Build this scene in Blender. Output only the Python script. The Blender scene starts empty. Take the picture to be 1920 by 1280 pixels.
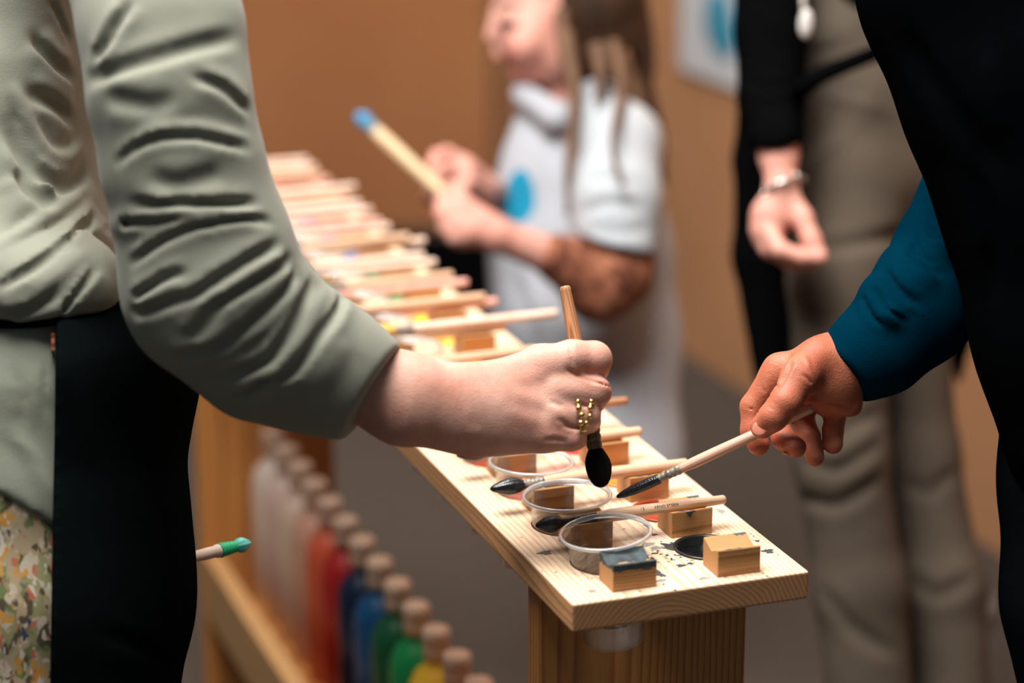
import bpy, bmesh, math, random
import numpy as np
from mathutils import Vector, Matrix

# ------------------------------------------------------------------ camera, world, lights, exposure
SC = bpy.context.scene
COL = SC.collection
PITCH = math.radians(16.6)
FPX = 4533.0                     # 85 mm on a 36 mm sensor, in pixels of the 1920 px frame
CAMZ = 1.40
cam_d = bpy.data.cameras.new('camera')
cam_d.lens = 85.0; cam_d.sensor_width = 36.0; cam_d.clip_start = 0.05
cam = bpy.data.objects.new('camera', cam_d); COL.objects.link(cam)
cam.location = (0, 0, CAMZ); cam.rotation_euler = (math.radians(90) - PITCH, 0, 0)
cam_d.dof.use_dof = True; cam_d.dof.focus_distance = 1.86; cam_d.dof.aperture_fstop = 2.5
SC.camera = cam

w = bpy.data.worlds.new('room_light'); SC.world = w; w.use_nodes = True
w.node_tree.nodes['Background'].inputs[0].default_value = (0.86, 0.93, 1.0, 1)
w.node_tree.nodes['Background'].inputs[1].default_value = 0.10

def area(name, loc, target, size, power, col, size_y=None):
    d = bpy.data.lights.new(name, 'AREA'); d.energy = power; d.color = col
    d.shape = 'RECTANGLE'; d.size = size; d.size_y = size_y or size
    o = bpy.data.objects.new(name, d); COL.objects.link(o); o.location = loc
    o.rotation_euler = (Vector(target) - Vector(loc)).to_track_quat('-Z', 'Y').to_euler()
    return o
area('ceiling_panel_light', (-0.35, 1.75, 2.65), (0.1, 2.0, 0.7), 1.3, 118, (1.0, 0.96, 0.91), 1.1)
area('ceiling_panel_light', (1.3, 2.6, 2.6), (0.1, 2.1, 0.7), 0.7, 36, (1.0, 0.95, 0.88))
area('ceiling_panel_light', (0.0, 4.3, 2.75), (0.3, 5.2, 0.6), 1.5, 58, (1.0, 0.94, 0.86))
SC.view_settings.view_transform = 'Standard'; SC.view_settings.look = 'None'
SC.view_settings.exposure = 0.0; SC.view_settings.gamma = 1.0
SC.view_settings.use_curve_mapping = False
SC.cycles.use_denoising = True
SC.cycles.max_bounces = 10; SC.cycles.transparent_max_bounces = 24
SC.cycles.caustics_reflective = False; SC.cycles.caustics_refractive = False

# ------------------------------------------------------------------ measuring helpers
CP, SP = math.cos(PITCH), math.sin(PITCH)
def at(px, py, D):
    """point at view depth D (metres) on the sight line of pixel px, py"""
    a = (px - 960) / FPX; b = (640 - py) / FPX
    return np.array([a * D, (CP + b * SP) * D, CAMZ + (-SP + b * CP) * D])
def at_z(px, py, z):
    p = at(px, py, 1.0); t = (z - CAMZ) / (p[2] - CAMZ)
    return np.array([p[0] * t, p[1] * t, z])
VIEW = np.array([0, CP, -SP])
AZ = math.radians(19.77)
TZ = 0.72
TO = np.array([0.0437, 1.6171, 0.0])
UU = np.array([-math.sin(AZ), math.cos(AZ), 0]); VV = np.array([math.cos(AZ), math.sin(AZ), 0])
MT = Matrix.Translation(Vector((TO[0], TO[1], 0))) @ Matrix.Rotation(AZ, 4, 'Z')
def T(u, v, z=0.0):
    return TO + UU * u + VV * v + np.array([0, 0, TZ + z])

def srgb(r, g, b):
    f = lambda c: ((c / 255) / 12.92) if c <= 10 else (((c / 255) + 0.055) / 1.055) ** 2.4
    return (f(r), f(g), f(b), 1.0)

# ------------------------------------------------------------------ objects
def tag(o, label=None, cat=None, group=None, kind=None):
    if label: o['label'] = label
    if cat: o['category'] = cat
    if group: o['group'] = group
    if kind: o['kind'] = kind
    return o
def empty(name, loc=(0, 0, 0), rz=0.0, parent=None):
    o = bpy.data.objects.new(name, None); COL.objects.link(o)
    o.empty_display_size = 0.05
    o.location = loc; o.rotation_euler = (0, 0, rz)
    if parent: o.parent = parent
    return o
def link(name, me, mat, parent=None, smooth=False):
    me.name = name
    o = bpy.data.objects.new(name, me); COL.objects.link(o)
    if mat: me.materials.append(mat)
    if smooth: me.shade_smooth()
    if parent:
        o.parent = parent
    return o
def bm_obj(name, bm, mat, parent=None, smooth=False):
    me = bpy.data.meshes.new(name); bmesh.ops.recalc_face_normals(bm, faces=bm.faces); bm.to_mesh(me); bm.free()
    return link(name, me, mat, parent, smooth)
def box_bm(x0, x1, y0, y1, z0, z1, bev=0.0, seg=2):
    bm = bmesh.new(); bmesh.ops.create_cube(bm, size=1)
    for v in bm.verts:
        v.co = Vector((x0 + (v.co.x + .5) * (x1 - x0), y0 + (v.co.y + .5) * (y1 - y0), z0 + (v.co.z + .5) * (z1 - z0)))
    if bev: bmesh.ops.bevel(bm, geom=bm.edges[:], offset=bev, segments=seg, affect='EDGES', profile=0.6)
    return bm
def lathe_bm(prof, n=40, bm=None, M=None, rfun=None):
    """prof: list of (r, z); closes nothing by itself (use r=0 ends)"""
    bm = bm or bmesh.new(); rings = []
    for i, (r, z) in enumerate(prof):
        if r <= 1e-6:
            p = Vector((0, 0, z)); rings.append([bm.verts.new(M @ p if M else p)])
        else:
            ring = []
            for k in range(n):
                a = 2 * math.pi * k / n
                rr = r * (rfun(a, z, i) if rfun else 1)
                p = Vector((rr * math.cos(a), rr * math.sin(a), z)); ring.append(bm.verts.new(M @ p if M else p))
            rings.append(ring)
    for A_, B_ in zip(rings, rings[1:]):
        if len(A_) == 1 and len(B_) == 1: continue
        for k in range(n):
            k2 = (k + 1) % n
            if len(A_) == 1: bm.faces.new((A_[0], B_[k], B_[k2]))
            elif len(B_) == 1: bm.faces.new((A_[k], B_[0], A_[k2]))
            else: bm.faces.new((A_[k], B_[k], B_[k2], A_[k2]))
    return bm
def tube_bm(pts, rads, n=8, bm=None):
    bm = bm or bmesh.new(); pts = [Vector(p) for p in pts]; rings = []
    for i, p in enumerate(pts):
        t = (pts[min(i + 1, len(pts) - 1)] - pts[max(i - 1, 0)]).normalized()
        q = t.to_track_quat('Z', 'Y')
        r = rads[i] if hasattr(rads, '__len__') else rads
        rings.append([bm.verts.new(p + q @ Vector((r * math.cos(2 * math.pi * k / n), r * math.sin(2 * math.pi * k / n), 0))) for k in range(n)])
    for A_, B_ in zip(rings, rings[1:]):
        for k in range(n): bm.faces.new((A_[k], A_[(k + 1) % n], B_[(k + 1) % n], B_[k]))
    bm.faces.new(rings[0][::-1]); bm.faces.new(rings[-1])
    return bm
def axis_matrix(a, b, up=Vector((0, 0, 1))):
    a = Vector(a); b = Vector(b); z = (b - a).normalized(); x = up.cross(z)
    if x.length < 1e-3: x = Vector((1, 0, 0))
    x.normalize(); y = z.cross(x)
    M = Matrix((x, y, z)).transposed().to_4x4(); M.translation = a
    return M

# ------------------------------------------------------------------ implicit sculpting (smooth union of tapered limbs, folds, cuts) -> one mesh
BIG = 0.06
def smin(a, b, k):
    h = np.clip(0.5 + 0.5 * (b - a) / k, 0, 1)
    return b + (a - b) * h - k * h * (1 - h)
class Sculpt:
    def __init__(s, h=0.003): s.ops = []; s.h = h; s.lo = np.full(3, 1e9); s.hi = np.full(3, -1e9)
    def cap(s, a, b, ra, rb=None, k=0.008, sq=None, cut=False):
        rb = ra if rb is None else rb
        a = np.asarray(a, float); b = np.asarray(b, float)
        fq = max(1.0, sq[1]) if sq is not None else 1.0
        if not cut:
            for p, r in ((a, ra), (b, rb)):
                s.lo = np.minimum(s.lo, p - r * fq - .004); s.hi = np.maximum(s.hi, p + r * fq + .004)
        m = k + max(ra, rb) * fq + 4 * s.h
        s.ops.append(('cut' if cut else 'cap', np.minimum(a, b) - m, np.maximum(a, b) + m, (a, b, ra, rb, k, sq)))
        return s
    def chain(s, pts, k=0.008, sq=None):
        """pts: list of (px, py, D, rpx)"""
        P = [at(p[0], p[1], p[2]) for p in pts]; R = [p[3] * p[2] / FPX for p in pts]
        if len(P) == 1: s.cap(P[0], P[0] + 1e-5, R[0], R[0], k, sq)
        for i in range(len(P) - 1): s.cap(P[i], P[i + 1], R[i], R[i + 1], k if i == 0 else min(k, 0.5 * max(R) + 1e-4), sq)
        return s
    def half(s, p, n, k=0.002, box=None):
        n = np.asarray(n, float); n /= np.linalg.norm(n)
        s.ops.append(('half', None, None, (np.asarray(p, float), n, k))); return s
    def fold(s, pts, w, amp, taper=True):
        pts = np.asarray(pts, float); m = 5 * w
        s.ops.append(('fold', pts.min(0) - m, pts.max(0) + m, (pts, w, amp, taper))); return s
    def ev(s, P, lo=None, hi=None):
        return None
    @staticmethod
    def _apply(kind, par, P, F):
        if kind in ('cap', 'cut'):
            a, b, ra, rb, k, sq = par
            ab = b - a; L2 = max(ab @ ab, 1e-12)
            t = np.clip(((P - a) @ ab) / L2, 0, 1)
            q = P - a - t[..., None] * ab
            sc = 1.0
            if sq is not None:
                n, f = sq; q = q + n * ((q @ n) * (1 / f - 1))[..., None]; sc = math.sqrt(min(f, 1.0))
            d = (np.sqrt((q * q).sum(-1)) - (ra + (rb - ra) * t)) * sc
            return smin(F, d, k) if kind == 'cap' else -smin(-F, d, k)
        if kind == 'half':
            p, n, k = par
            return -smin(-F, -((P - p) @ n), k)
        if kind == 'fold':
            pts, wd, amp, taper = par
            best = np.full(F.shape, 1e9); tt = np.zeros(F.shape)
            seg = np.linalg.norm(pts[1:] - pts[:-1], axis=1); cum = np.concatenate([[0], np.cumsum(seg)]); tot = cum[-1]
            for i in range(len(pts) - 1):
                ab = pts[i + 1] - pts[i]
                t = np.clip(((P - pts[i]) @ ab) / max(ab @ ab, 1e-12), 0, 1)
                q = P - pts[i] - t[..., None] * ab; d2 = (q * q).sum(-1)
                m = d2 < best; best = np.where(m, d2, best); tt = np.where(m, (cum[i] + t * seg[i]) / tot, tt)
            g = np.clip(np.minimum(tt, 1 - tt) * 5 + .12, 0, 1) if taper else 1.0
            return F + amp * g * (1.45 * np.exp(-best / (wd * wd)) - .62 * np.exp(-best / (5.3 * wd * wd)))
    def points(s, P):
        F = np.full(P.shape[:-1], BIG * 50.0)
        for kind, lo, hi, par in s.ops: F = s._apply(kind, par, P, F)
        return F
    def hit(s, px, py, d0=1.0, d1=4.0):
        """first point of the surface on a sight line (or the nearest miss)"""
        o = np.array([0, 0, CAMZ]); dv = at(px, py, 1.0) - o
        lo, hi = s.lo, s.hi
        c = (lo + hi) / 2; dc = (c - o) @ dv / (dv @ dv); R = np.linalg.norm(hi - lo) / 2 * 1.1
        ts = np.linspace(dc - R, dc + R, 420); F = s.points(o + ts[:, None] * dv)
        i = np.argmax(F < 0)
        if F[i] >= 0: i = int(np.argmin(F))
        return o + ts[i] * dv
    def folds(s, lst, gain=1.0):
        base = Sculpt(s.h); base.ops = [o for o in s.ops if o[0] != 'fold']; base.lo, base.hi = s.lo, s.hi
        new = []
        for pts, wpx, amp in lst:
            dense = []
            for (x0, y0), (x1, y1) in zip(pts, pts[1:]):
                n = max(2, int(math.hypot(x1 - x0, y1 - y0) / 14))
                dense += [(x0 + (x1 - x0) * i / n, y0 + (y1 - y0) * i / n) for i in range(n)]
            dense.append(pts[-1])
            P = np.array([base.hit(*p) for p in dense])
            if len(P) > 4:
                Q = P.copy(); Q[1:-1] = (P[:-2] + 2 * P[1:-1] + P[2:]) / 4; P = Q
            D = (P[len(P) // 2] - [0, 0, CAMZ]) @ VIEW
            new.append((P, wpx * D / FPX, amp * gain))
        for P, wd, amp in new: s.fold(P, wd, amp)
        return s
    def mesh(s, smooth=2):
        h = s.h; lo = s.lo - 2 * h; n = np.ceil((s.hi + 2 * h - lo) / h).astype(int) + 1
        xs = [lo[i] + h * np.arange(n[i]) for i in range(3)]
        F = np.full(n, BIG, dtype=np.float64)
        for kind, l, u, par in s.ops:
            if kind == 'half': sl = (slice(None),) * 3
            else:
                i0 = np.clip(np.floor((l - lo) / h).astype(int), 0, n); i1 = np.clip(np.ceil((u - lo) / h).astype(int) + 1, 0, n)
                if np.any(i1 <= i0): continue
                sl = tuple(slice(i0[i], i1[i]) for i in range(3))
            P = np.stack(np.meshgrid(xs[0][sl[0]], xs[1][sl[1]], xs[2][sl[2]], indexing='ij'), -1)
            F[sl] = s._apply(kind, par, P, F[sl])
        F[0] = F[-1] = BIG; F[:, 0] = F[:, -1] = BIG; F[:, :, 0] = F[:, :, -1] = BIG
        return surface_nets(F, lo, h, smooth)
def surface_nets(F, lo, h, smooth):
    S = F < 0
    c = np.zeros(tuple(d - 1 for d in F.shape), int)
    for dx in (0, 1):
        for dy in (0, 1):
            for dz in (0, 1):
                c += S[dx:F.shape[0] - 1 + dx, dy:F.shape[1] - 1 + dy, dz:F.shape[2] - 1 + dz]
    act = (c > 0) & (c < 8); I = np.argwhere(act)
    idx = np.full(act.shape, -1, int); idx[act] = np.arange(len(I))
    acc = np.zeros((len(I), 3)); cnt = np.zeros(len(I))
    cor = [(a, b, d) for a in (0, 1) for b in (0, 1) for d in (0, 1)]
    for i, A_ in enumerate(cor):
        for B_ in cor[i + 1:]:
            if sum(abs(x - y) for x, y in zip(A_, B_)) != 1: continue
            fa = F[I[:, 0] + A_[0], I[:, 1] + A_[1], I[:, 2] + A_[2]]; fb = F[I[:, 0] + B_[0], I[:, 1] + B_[1], I[:, 2] + B_[2]]
            m = (fa < 0) != (fb < 0); t = np.where(m, fa / np.where(m, fa - fb, 1), 0)
            p = np.array(A_) + t[:, None] * (np.array(B_) - np.array(A_))
            acc += np.where(m[:, None], p, 0); cnt += m
    V = lo + h * (I + acc / np.maximum(cnt, 1)[:, None])
    quads = []
    for ax in range(3):
        o1, o2 = [(1, 2), (2, 0), (0, 1)][ax]
        sa = [slice(None)] * 3; sb = [slice(None)] * 3; sa[ax] = slice(0, -1); sb[ax] = slice(1, None)
        a = S[tuple(sa)]; b = S[tuple(sb)]; E = np.argwhere(a != b)
        E = E[(E[:, o1] > 0) & (E[:, o2] > 0) & (E[:, o1] < F.shape[o1] - 1) & (E[:, o2] < F.shape[o2] - 1)]
        inside = a[E[:, 0], E[:, 1], E[:, 2]]
        def g(d1, d2):
            Q = E.copy(); Q[:, o1] -= d1; Q[:, o2] -= d2
            return idx[Q[:, 0], Q[:, 1], Q[:, 2]]
        q = np.stack([g(1, 1), g(0, 1), g(0, 0), g(1, 0)], 1)
        q[~inside] = q[~inside][:, ::-1]; quads.append(q)
    Q = np.concatenate(quads); Q = Q[(Q >= 0).all(1)]
    for _ in range(smooth):
        acc = np.zeros_like(V); cnt = np.zeros(len(V))
        for i in range(4):
            for j in ((i + 1) % 4, (i + 3) % 4):
                np.add.at(acc, Q[:, i], V[Q[:, j]]); np.add.at(cnt, Q[:, i], 1)
        V = V + 0.5 * (acc / np.maximum(cnt, 1)[:, None] - V)
    me = bpy.data.meshes.new('sculpt')
    me.vertices.add(len(V)); me.vertices.foreach_set('co', V.astype(np.float32).ravel())
    me.loops.add(len(Q) * 4); me.loops.foreach_set('vertex_index', Q.astype(np.int32).ravel())
    me.polygons.add(len(Q)); me.polygons.foreach_set('loop_start', np.arange(0, len(Q) * 4, 4, dtype=np.int32))
    me.polygons.foreach_set('loop_total', np.full(len(Q), 4, dtype=np.int32))
    me.update(calc_edges=True); me.validate(); me.shade_smooth()
    return me

# ------------------------------------------------------------------ materials
def new_mat(name):
    m = bpy.data.materials.new(name); m.use_nodes = True
    nt = m.node_tree; return m, nt, nt.nodes['Principled BSDF'], nt.nodes, nt.links
def N(nodes, typ, **kw):
    n = nodes.new(typ)
    for k, v in kw.items():
        if k.startswith('i_'):
            key = k[2:]; key = int(key) if key.isdigit() else key.replace('_', ' ')
            n.inputs[key].default_value = v
        else: setattr(n, k, v)
    return n
def ramp(nodes, stops, interp='LINEAR'):
    r = nodes.new('ShaderNodeValToRGB'); cr = r.color_ramp; cr.interpolation = interp
    while len(cr.elements) < len(stops): cr.elements.new(0.5)
    for e, (p, c) in zip(cr.elements, stops): e.position = p; e.color = c
    return r
def simple(name, col, rough=0.6, col2=None, scale=40, bump=0.0, bscale=300, metal=0.0, spec=0.5, sheen=0.0, sss=0.0, coat=0.0):
    m, nt, b, nd, ln = new_mat(name)
    b.inputs['Roughness'].default_value = rough; b.inputs['Metallic'].default_value = metal
    b.inputs['Specular IOR Level'].default_value = spec
    if sheen: b.inputs['Sheen Weight'].default_value = sheen; b.inputs['Sheen Roughness'].default_value = .5
    if coat: b.inputs['Coat Weight'].default_value = coat; b.inputs['Coat Roughness'].default_value = .1
    if sss:
        b.inputs['Subsurface Weight'].default_value = sss; b.inputs['Subsurface Radius'].default_value = (1.0, .35, .2)
        b.inputs['Subsurface Scale'].default_value = 0.006
    tc = N(nd, 'ShaderNodeTexCoord')
    n1 = N(nd, 'ShaderNodeTexNoise', i_Scale=scale, i_Detail=4.0)
    ln.new(tc.outputs['Object'], n1.inputs['Vector'])
    r = ramp(nd, [(.3, col), (.7, col2 or tuple([c * .88 for c in col[:3]] + [1]))])
    ln.new(n1.outputs['Fac'], r.inputs['Fac']); ln.new(r.outputs['Color'], b.inputs['Base Color'])
    if bump:
        n2 = N(nd, 'ShaderNodeTexNoise', i_Scale=bscale, i_Detail=3.0); ln.new(tc.outputs['Object'], n2.inputs['Vector'])
        bp = N(nd, 'ShaderNodeBump', i_Strength=bump, i_Distance=0.001); ln.new(n2.outputs['Fac'], bp.inputs['Height'])
        ln.new(bp.outputs['Normal'], b.inputs['Normal'])
    return m
def math_n(nd, ln, op, a, b=None, c=None, clamp=False):
    n = nd.new('ShaderNodeMath'); n.operation = op; n.use_clamp = clamp
    for i, v in enumerate((a, b, c)):
        if v is None: continue
        if isinstance(v, (int, float)): n.inputs[i].default_value = v
        else: ln.new(v, n.inputs[i])
    return n.outputs[0]
def mixc(nd, ln, fac, a, b):
    n = nd.new('ShaderNodeMix'); n.data_type = 'RGBA'
    if isinstance(fac, (int, float)): n.inputs[0].default_value = fac
    else: ln.new(fac, n.inputs[0])
    for i, v in ((6, a), (7, b)):
        if isinstance(v, tuple): n.inputs[i].default_value = v
        else: ln.new(v, n.inputs[i])
    return n.outputs[2]
def wood(name, light, dark, pith=(0.09, 0, -0.07), axis='y', ring=0.0042, rough=0.5, wob=0.004, specks=None, contrast=1.0, rnd=False, paint_z=None, stains=None):
    """annual rings around a pith line along the board, so the long faces show lines and the ends show arcs"""
    m, nt, b, nd, ln = new_mat(name)
    tc = N(nd, 'ShaderNodeTexCoord'); src = tc.outputs['Object']
    vec = src
    if rnd:
        oi = N(nd, 'ShaderNodeObjectInfo'); ad = N(nd, 'ShaderNodeVectorMath', operation='MULTIPLY_ADD')
        cb = N(nd, 'ShaderNodeCombineXYZ')
        for i in range(3): ln.new(oi.outputs['Random'], cb.inputs[i])
        ln.new(cb.outputs[0], ad.inputs[0]); ad.inputs[1].default_value = (.04, .9, .03); ln.new(src, ad.inputs[2]); vec = ad.outputs[0]
    mp = N(nd, 'ShaderNodeMapping'); ln.new(vec, mp.inputs['Vector']); mp.inputs['Location'].default_value = (-pith[0], -pith[1], -pith[2])
    sx = N(nd, 'ShaderNodeSeparateXYZ'); ln.new(mp.outputs[0], sx.inputs[0])
    al = {'x': 0, 'y': 1, 'z': 2}[axis]; oth = [i for i in range(3) if i != al]
    st = N(nd, 'ShaderNodeMapping'); ln.new(vec, st.inputs['Vector'])
    s3 = [14.0] * 3; s3[al] = 1.6; st.inputs['Scale'].default_value = s3
    nz = N(nd, 'ShaderNodeTexNoise', i_Scale=1.0, i_Detail=3.0); ln.new(st.outputs[0], nz.inputs['Vector'])
    a2 = math_n(nd, ln, 'POWER', sx.outputs[oth[0]], 2.0); b2 = math_n(nd, ln, 'POWER', sx.outputs[oth[1]], 2.0)
    rr = math_n(nd, ln, 'SQRT', math_n(nd, ln, 'ADD', a2, b2))
    rr = math_n(nd, ln, 'MULTIPLY_ADD', nz.outputs['Fac'], wob * 5, rr)
    fr = math_n(nd, ln, 'FRACT', math_n(nd, ln, 'DIVIDE', rr, ring))
    mid = tuple([light[i] * .75 + dark[i] * .25 for i in range(3)] + [1])
    r = ramp(nd, [(0.0, light), (.45, mid), (.82, dark), (.93, mid), (1.0, light)]); ln.new(fr, r.inputs['Fac'])
    # fine fibres
    fs = N(nd, 'ShaderNodeMapping'); ln.new(vec, fs.inputs['Vector']); s3 = [900.0] * 3; s3[al] = 30.0; fs.inputs['Scale'].default_value = s3
    nf = N(nd, 'ShaderNodeTexNoise', i_Scale=1.0, i_Detail=2.0); ln.new(fs.outputs[0], nf.inputs['Vector'])
    fac = math_n(nd, ln, 'MULTIPLY_ADD', nf.outputs['Fac'], .5, .72)
    mul = N(nd, 'ShaderNodeVectorMath', operation='SCALE'); ln.new(r.outputs['Color'], mul.inputs[0]); ln.new(fac, mul.inputs['Scale'])
    out = mul.outputs[0]
    if stains:   # old paint stains with a place of their own on the board: (u, v, radius, colour)
        so = N(nd, 'ShaderNodeTexNoise', i_Scale=45.0, i_Detail=4.0); ln.new(src, so.inputs['Vector'])
        for (u, v, rad, colr) in stains:
            vd = N(nd, 'ShaderNodeVectorMath', operation='DISTANCE'); ln.new(src, vd.inputs[0]); vd.inputs[1].default_value = (v, u, 0)
            t = math_n(nd, ln, 'MULTIPLY_ADD', so.outputs['Fac'], rad * 1.6, vd.outputs['Value'])
            k = math_n(nd, ln, 'MULTIPLY', math_n(nd, ln, 'SUBTRACT', rad * 1.7, t), .9 / (rad * .5), clamp=True)
            k = math_n(nd, ln, 'MULTIPLY', k, .6, clamp=True)
            out = mixc(nd, ln, k, out, colr)
    if specks:
        vo = N(nd, 'ShaderNodeTexNoise', i_Scale=230.0, i_Detail=3.0, i_Roughness=.45); ln.new(src, vo.inputs['Vector'])
        zo = N(nd, 'ShaderNodeTexNoise', i_Scale=22.0, i_Detail=1.0); ln.new(src, zo.inputs['Vector'])
        th = math_n(nd, ln, 'MULTIPLY_ADD', zo.outputs['Fac'], .32, vo.outputs['Fac'])
        sz = N(nd, 'ShaderNodeSeparateXYZ'); ln.new(src, sz.inputs[0])
        dd = N(nd, 'ShaderNodeVectorMath', operation='DISTANCE'); ln.new(src, dd.inputs[0]); dd.inputs[1].default_value = (.10, .06, 0)
        th = math_n(nd, ln, 'SUBTRACT', th, math_n(nd, ln, 'MULTIPLY', dd.outputs['Value'], .8))
        k = math_n(nd, ln, 'MULTIPLY', math_n(nd, ln, 'SUBTRACT', th, specks - .045), 40.0, clamp=True)
        k = math_n(nd, ln, 'MULTIPLY', k, math_n(nd, ln, 'GREATER_THAN', sz.outputs['Z'], -.001))
        hue = N(nd, 'ShaderNodeTexNoise', i_Scale=60.0); ln.new(src, hue.inputs['Vector'])
        hr = ramp(nd, [(.0, (.012, .016, .02, 1)), (.58, (.02, .02, .022, 1)), (.62, (.12, .02, .01, 1))]); ln.new(hue.outputs['Fac'], hr.inputs['Fac'])
        out = mixc(nd, ln, k, out, hr.outputs['Color'])
    if paint_z is not None:
        s2 = N(nd, 'ShaderNodeSeparateXYZ'); ln.new(src, s2.inputs[0])
        pn = N(nd, 'ShaderNodeTexNoise', i_Scale=120.0, i_Detail=3.0); ln.new(src, pn.inputs['Vector'])
        t = math_n(nd, ln, 'MULTIPLY_ADD', pn.outputs['Fac'], .009, s2.outputs['Z'])
        k = math_n(nd, ln, 'MULTIPLY', math_n(nd, ln, 'SUBTRACT', t, paint_z), 1500.0, clamp=True)
        pr = ramp(nd, [(.35, (.012, .02, .024, 1)), (.7, (.06, .09, .1, 1))]); ln.new(pn.outputs['Fac'], pr.inputs['Fac'])
        out = mixc(nd, ln, k, out, pr.outputs['Color'])
    ln.new(out, b.inputs['Base Color']); b.inputs['Roughness'].default_value = rough
    bp = N(nd, 'ShaderNodeBump', i_Strength=.25, i_Distance=0.0004); ln.new(fr, bp.inputs['Height']); ln.new(bp.outputs['Normal'], b.inputs['Normal'])
    return m
def clear_plastic(name, tint=(.97, .98, .98, 1), rough=.05, haze=.05, gloss=(.75, .04, 3.5)):
    """thin walled plastic: sees through, mirrors at glancing angles, slight milky haze"""
    m, nt, b, nd, ln = new_mat(name); nd.remove(b)
    out = nd['Material Output']
    tr = N(nd, 'ShaderNodeBsdfTransparent'); tr.inputs[0].default_value = tint
    gl = N(nd, 'ShaderNodeBsdfGlossy'); gl.inputs['Roughness'].default_value = rough
    df = N(nd, 'ShaderNodeBsdfDiffuse'); df.inputs[0].default_value = (.85, .87, .88, 1)
    lw = N(nd, 'ShaderNodeLayerWeight', i_Blend=.5)
    f2 = math_n(nd, ln, 'MULTIPLY_ADD', math_n(nd, ln, 'POWER', lw.outputs['Facing'], gloss[2]), gloss[0], gloss[1], clamp=True)
    m1 = N(nd, 'ShaderNodeMixShader'); m1.inputs[0].default_value = haze; ln.new(tr.outputs[0], m1.inputs[1]); ln.new(df.outputs[0], m1.inputs[2])
    m2 = N(nd, 'ShaderNodeMixShader'); ln.new(f2, m2.inputs[0]); ln.new(m1.outputs[0], m2.inputs[1]); ln.new(gl.outputs[0], m2.inputs[2])
    ln.new(m2.outputs[0], out.inputs['Surface'])
    return m
def skin(name, base, red, rough=.5):
    m, nt, b, nd, ln = new_mat(name)
    tc = N(nd, 'ShaderNodeTexCoord')
    n1 = N(nd, 'ShaderNodeTexNoise', i_Scale=28.0, i_Detail=4.0); ln.new(tc.outputs['Object'], n1.inputs['Vector'])
    r = ramp(nd, [(.35, base), (.72, red)]); ln.new(n1.outputs['Fac'], r.inputs['Fac']); ln.new(r.outputs['Color'], b.inputs['Base Color'])
    b.inputs['Roughness'].default_value = rough; b.inputs['Specular IOR Level'].default_value = .35
    b.inputs['Subsurface Weight'].default_value = .22; b.inputs['Subsurface Radius'].default_value = (1, .3, .15); b.inputs['Subsurface Scale'].default_value = .008
    v = N(nd, 'ShaderNodeTexVoronoi', i_Scale=900.0); ln.new(tc.outputs['Object'], v.inputs['Vector'])
    n2 = N(nd, 'ShaderNodeTexNoise', i_Scale=120.0, i_Detail=5.0); ln.new(tc.outputs['Object'], n2.inputs['Vector'])
    h = math_n(nd, ln, 'MULTIPLY_ADD', n2.outputs['Fac'], 1.6, v.outputs['Distance'])
    bp = N(nd, 'ShaderNodeBump', i_Strength=.32, i_Distance=.0007); ln.new(h, bp.inputs['Height']); ln.new(bp.outputs['Normal'], b.inputs['Normal'])
    return m

M_TOP = wood('lit_pine_tabletop', (.86, .66, .48, 1), (.66, .40, .22, 1), pith=(.075, 0, -.062), specks=.815, ring=.0036,
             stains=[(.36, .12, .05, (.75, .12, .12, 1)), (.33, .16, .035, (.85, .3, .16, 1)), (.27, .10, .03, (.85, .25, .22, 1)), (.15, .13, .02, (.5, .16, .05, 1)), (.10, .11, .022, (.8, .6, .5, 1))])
M_EDGE = wood('shaded_pine_edge', (.82, .43, .20, 1), (.52, .23, .09, 1), pith=(.075, 0, -.062), ring=.0036)  # same pine as the top, with the edge shade put into its colour
M_LEG = wood('pine_panel', (.60, .26, .07, 1), (.36, .125, .028, 1), pith=(.05, 0.06, 0), axis='z', ring=.0046, wob=.004)
M_REST = wood('rest_wood', (.56, .30, .115, 1), (.36, .15, .045, 1), pith=(0, -.02, -.05), axis='x', ring=.0024, rnd=True)
M_REST_P = wood('painted_rest_wood', (.56, .30, .115, 1), (.36, .15, .045, 1), pith=(0, -.02, -.05), axis='x', ring=.0024, rnd=True, paint_z=.0195)
M_REST_S = wood('stained_rest_wood', (.56, .30, .115, 1), (.36, .15, .045, 1), pith=(0, -.02, -.05), axis='x', ring=.0024, rnd=True, paint_z=.0262)
M_HANDLE = wood('brush_handle_wood', (.74, .50, .34, 1), (.60, .34, .2, 1), pith=(.01, 0.01, 0), axis='z', ring=.002, rough=.4)
M_HANDLE_D = wood('worn_handle_wood', (.50, .24, .11, 1), (.25, .1, .04, 1), pith=(.01, 0.01, 0), axis='z', ring=.002, rough=.45)
M_BRISTLE = simple('black_bristle', (.006, .007, .008, 1), .38, (.012, .014, .016, 1), 300, .6, 900)
M_BRISTLE_W = simple('wet_black_bristle', (.006, .01, .012, 1), .22, (.014, .02, .024, 1), 300, .4, 700)
M_FERR = simple('olive_ferrule', (.15, .12, .05, 1), .35, (.06, .05, .022, 1), 200, .4, 300, spec=.6)
M_FERR_L = simple('pale_quill_ferrule', (.35, .3, .24, 1), .35, (.05, .05, .05, 1), 260, .4, 300, spec=.6)
M_CUP = clear_plastic('clear_cup_plastic', haze=.03)
M_RIM = clear_plastic('cup_rim_plastic', rough=.12, haze=.38, gloss=(1.0, .12, 2.5))
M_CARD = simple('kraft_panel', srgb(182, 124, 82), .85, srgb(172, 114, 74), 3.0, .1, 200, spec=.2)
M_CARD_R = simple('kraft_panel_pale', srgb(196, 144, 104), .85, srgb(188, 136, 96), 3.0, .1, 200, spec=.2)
M_FLOOR = simple('grey_carpet', srgb(76, 69, 63), .95, srgb(68, 61, 56), 60, .4, 400, spec=.1)
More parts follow.
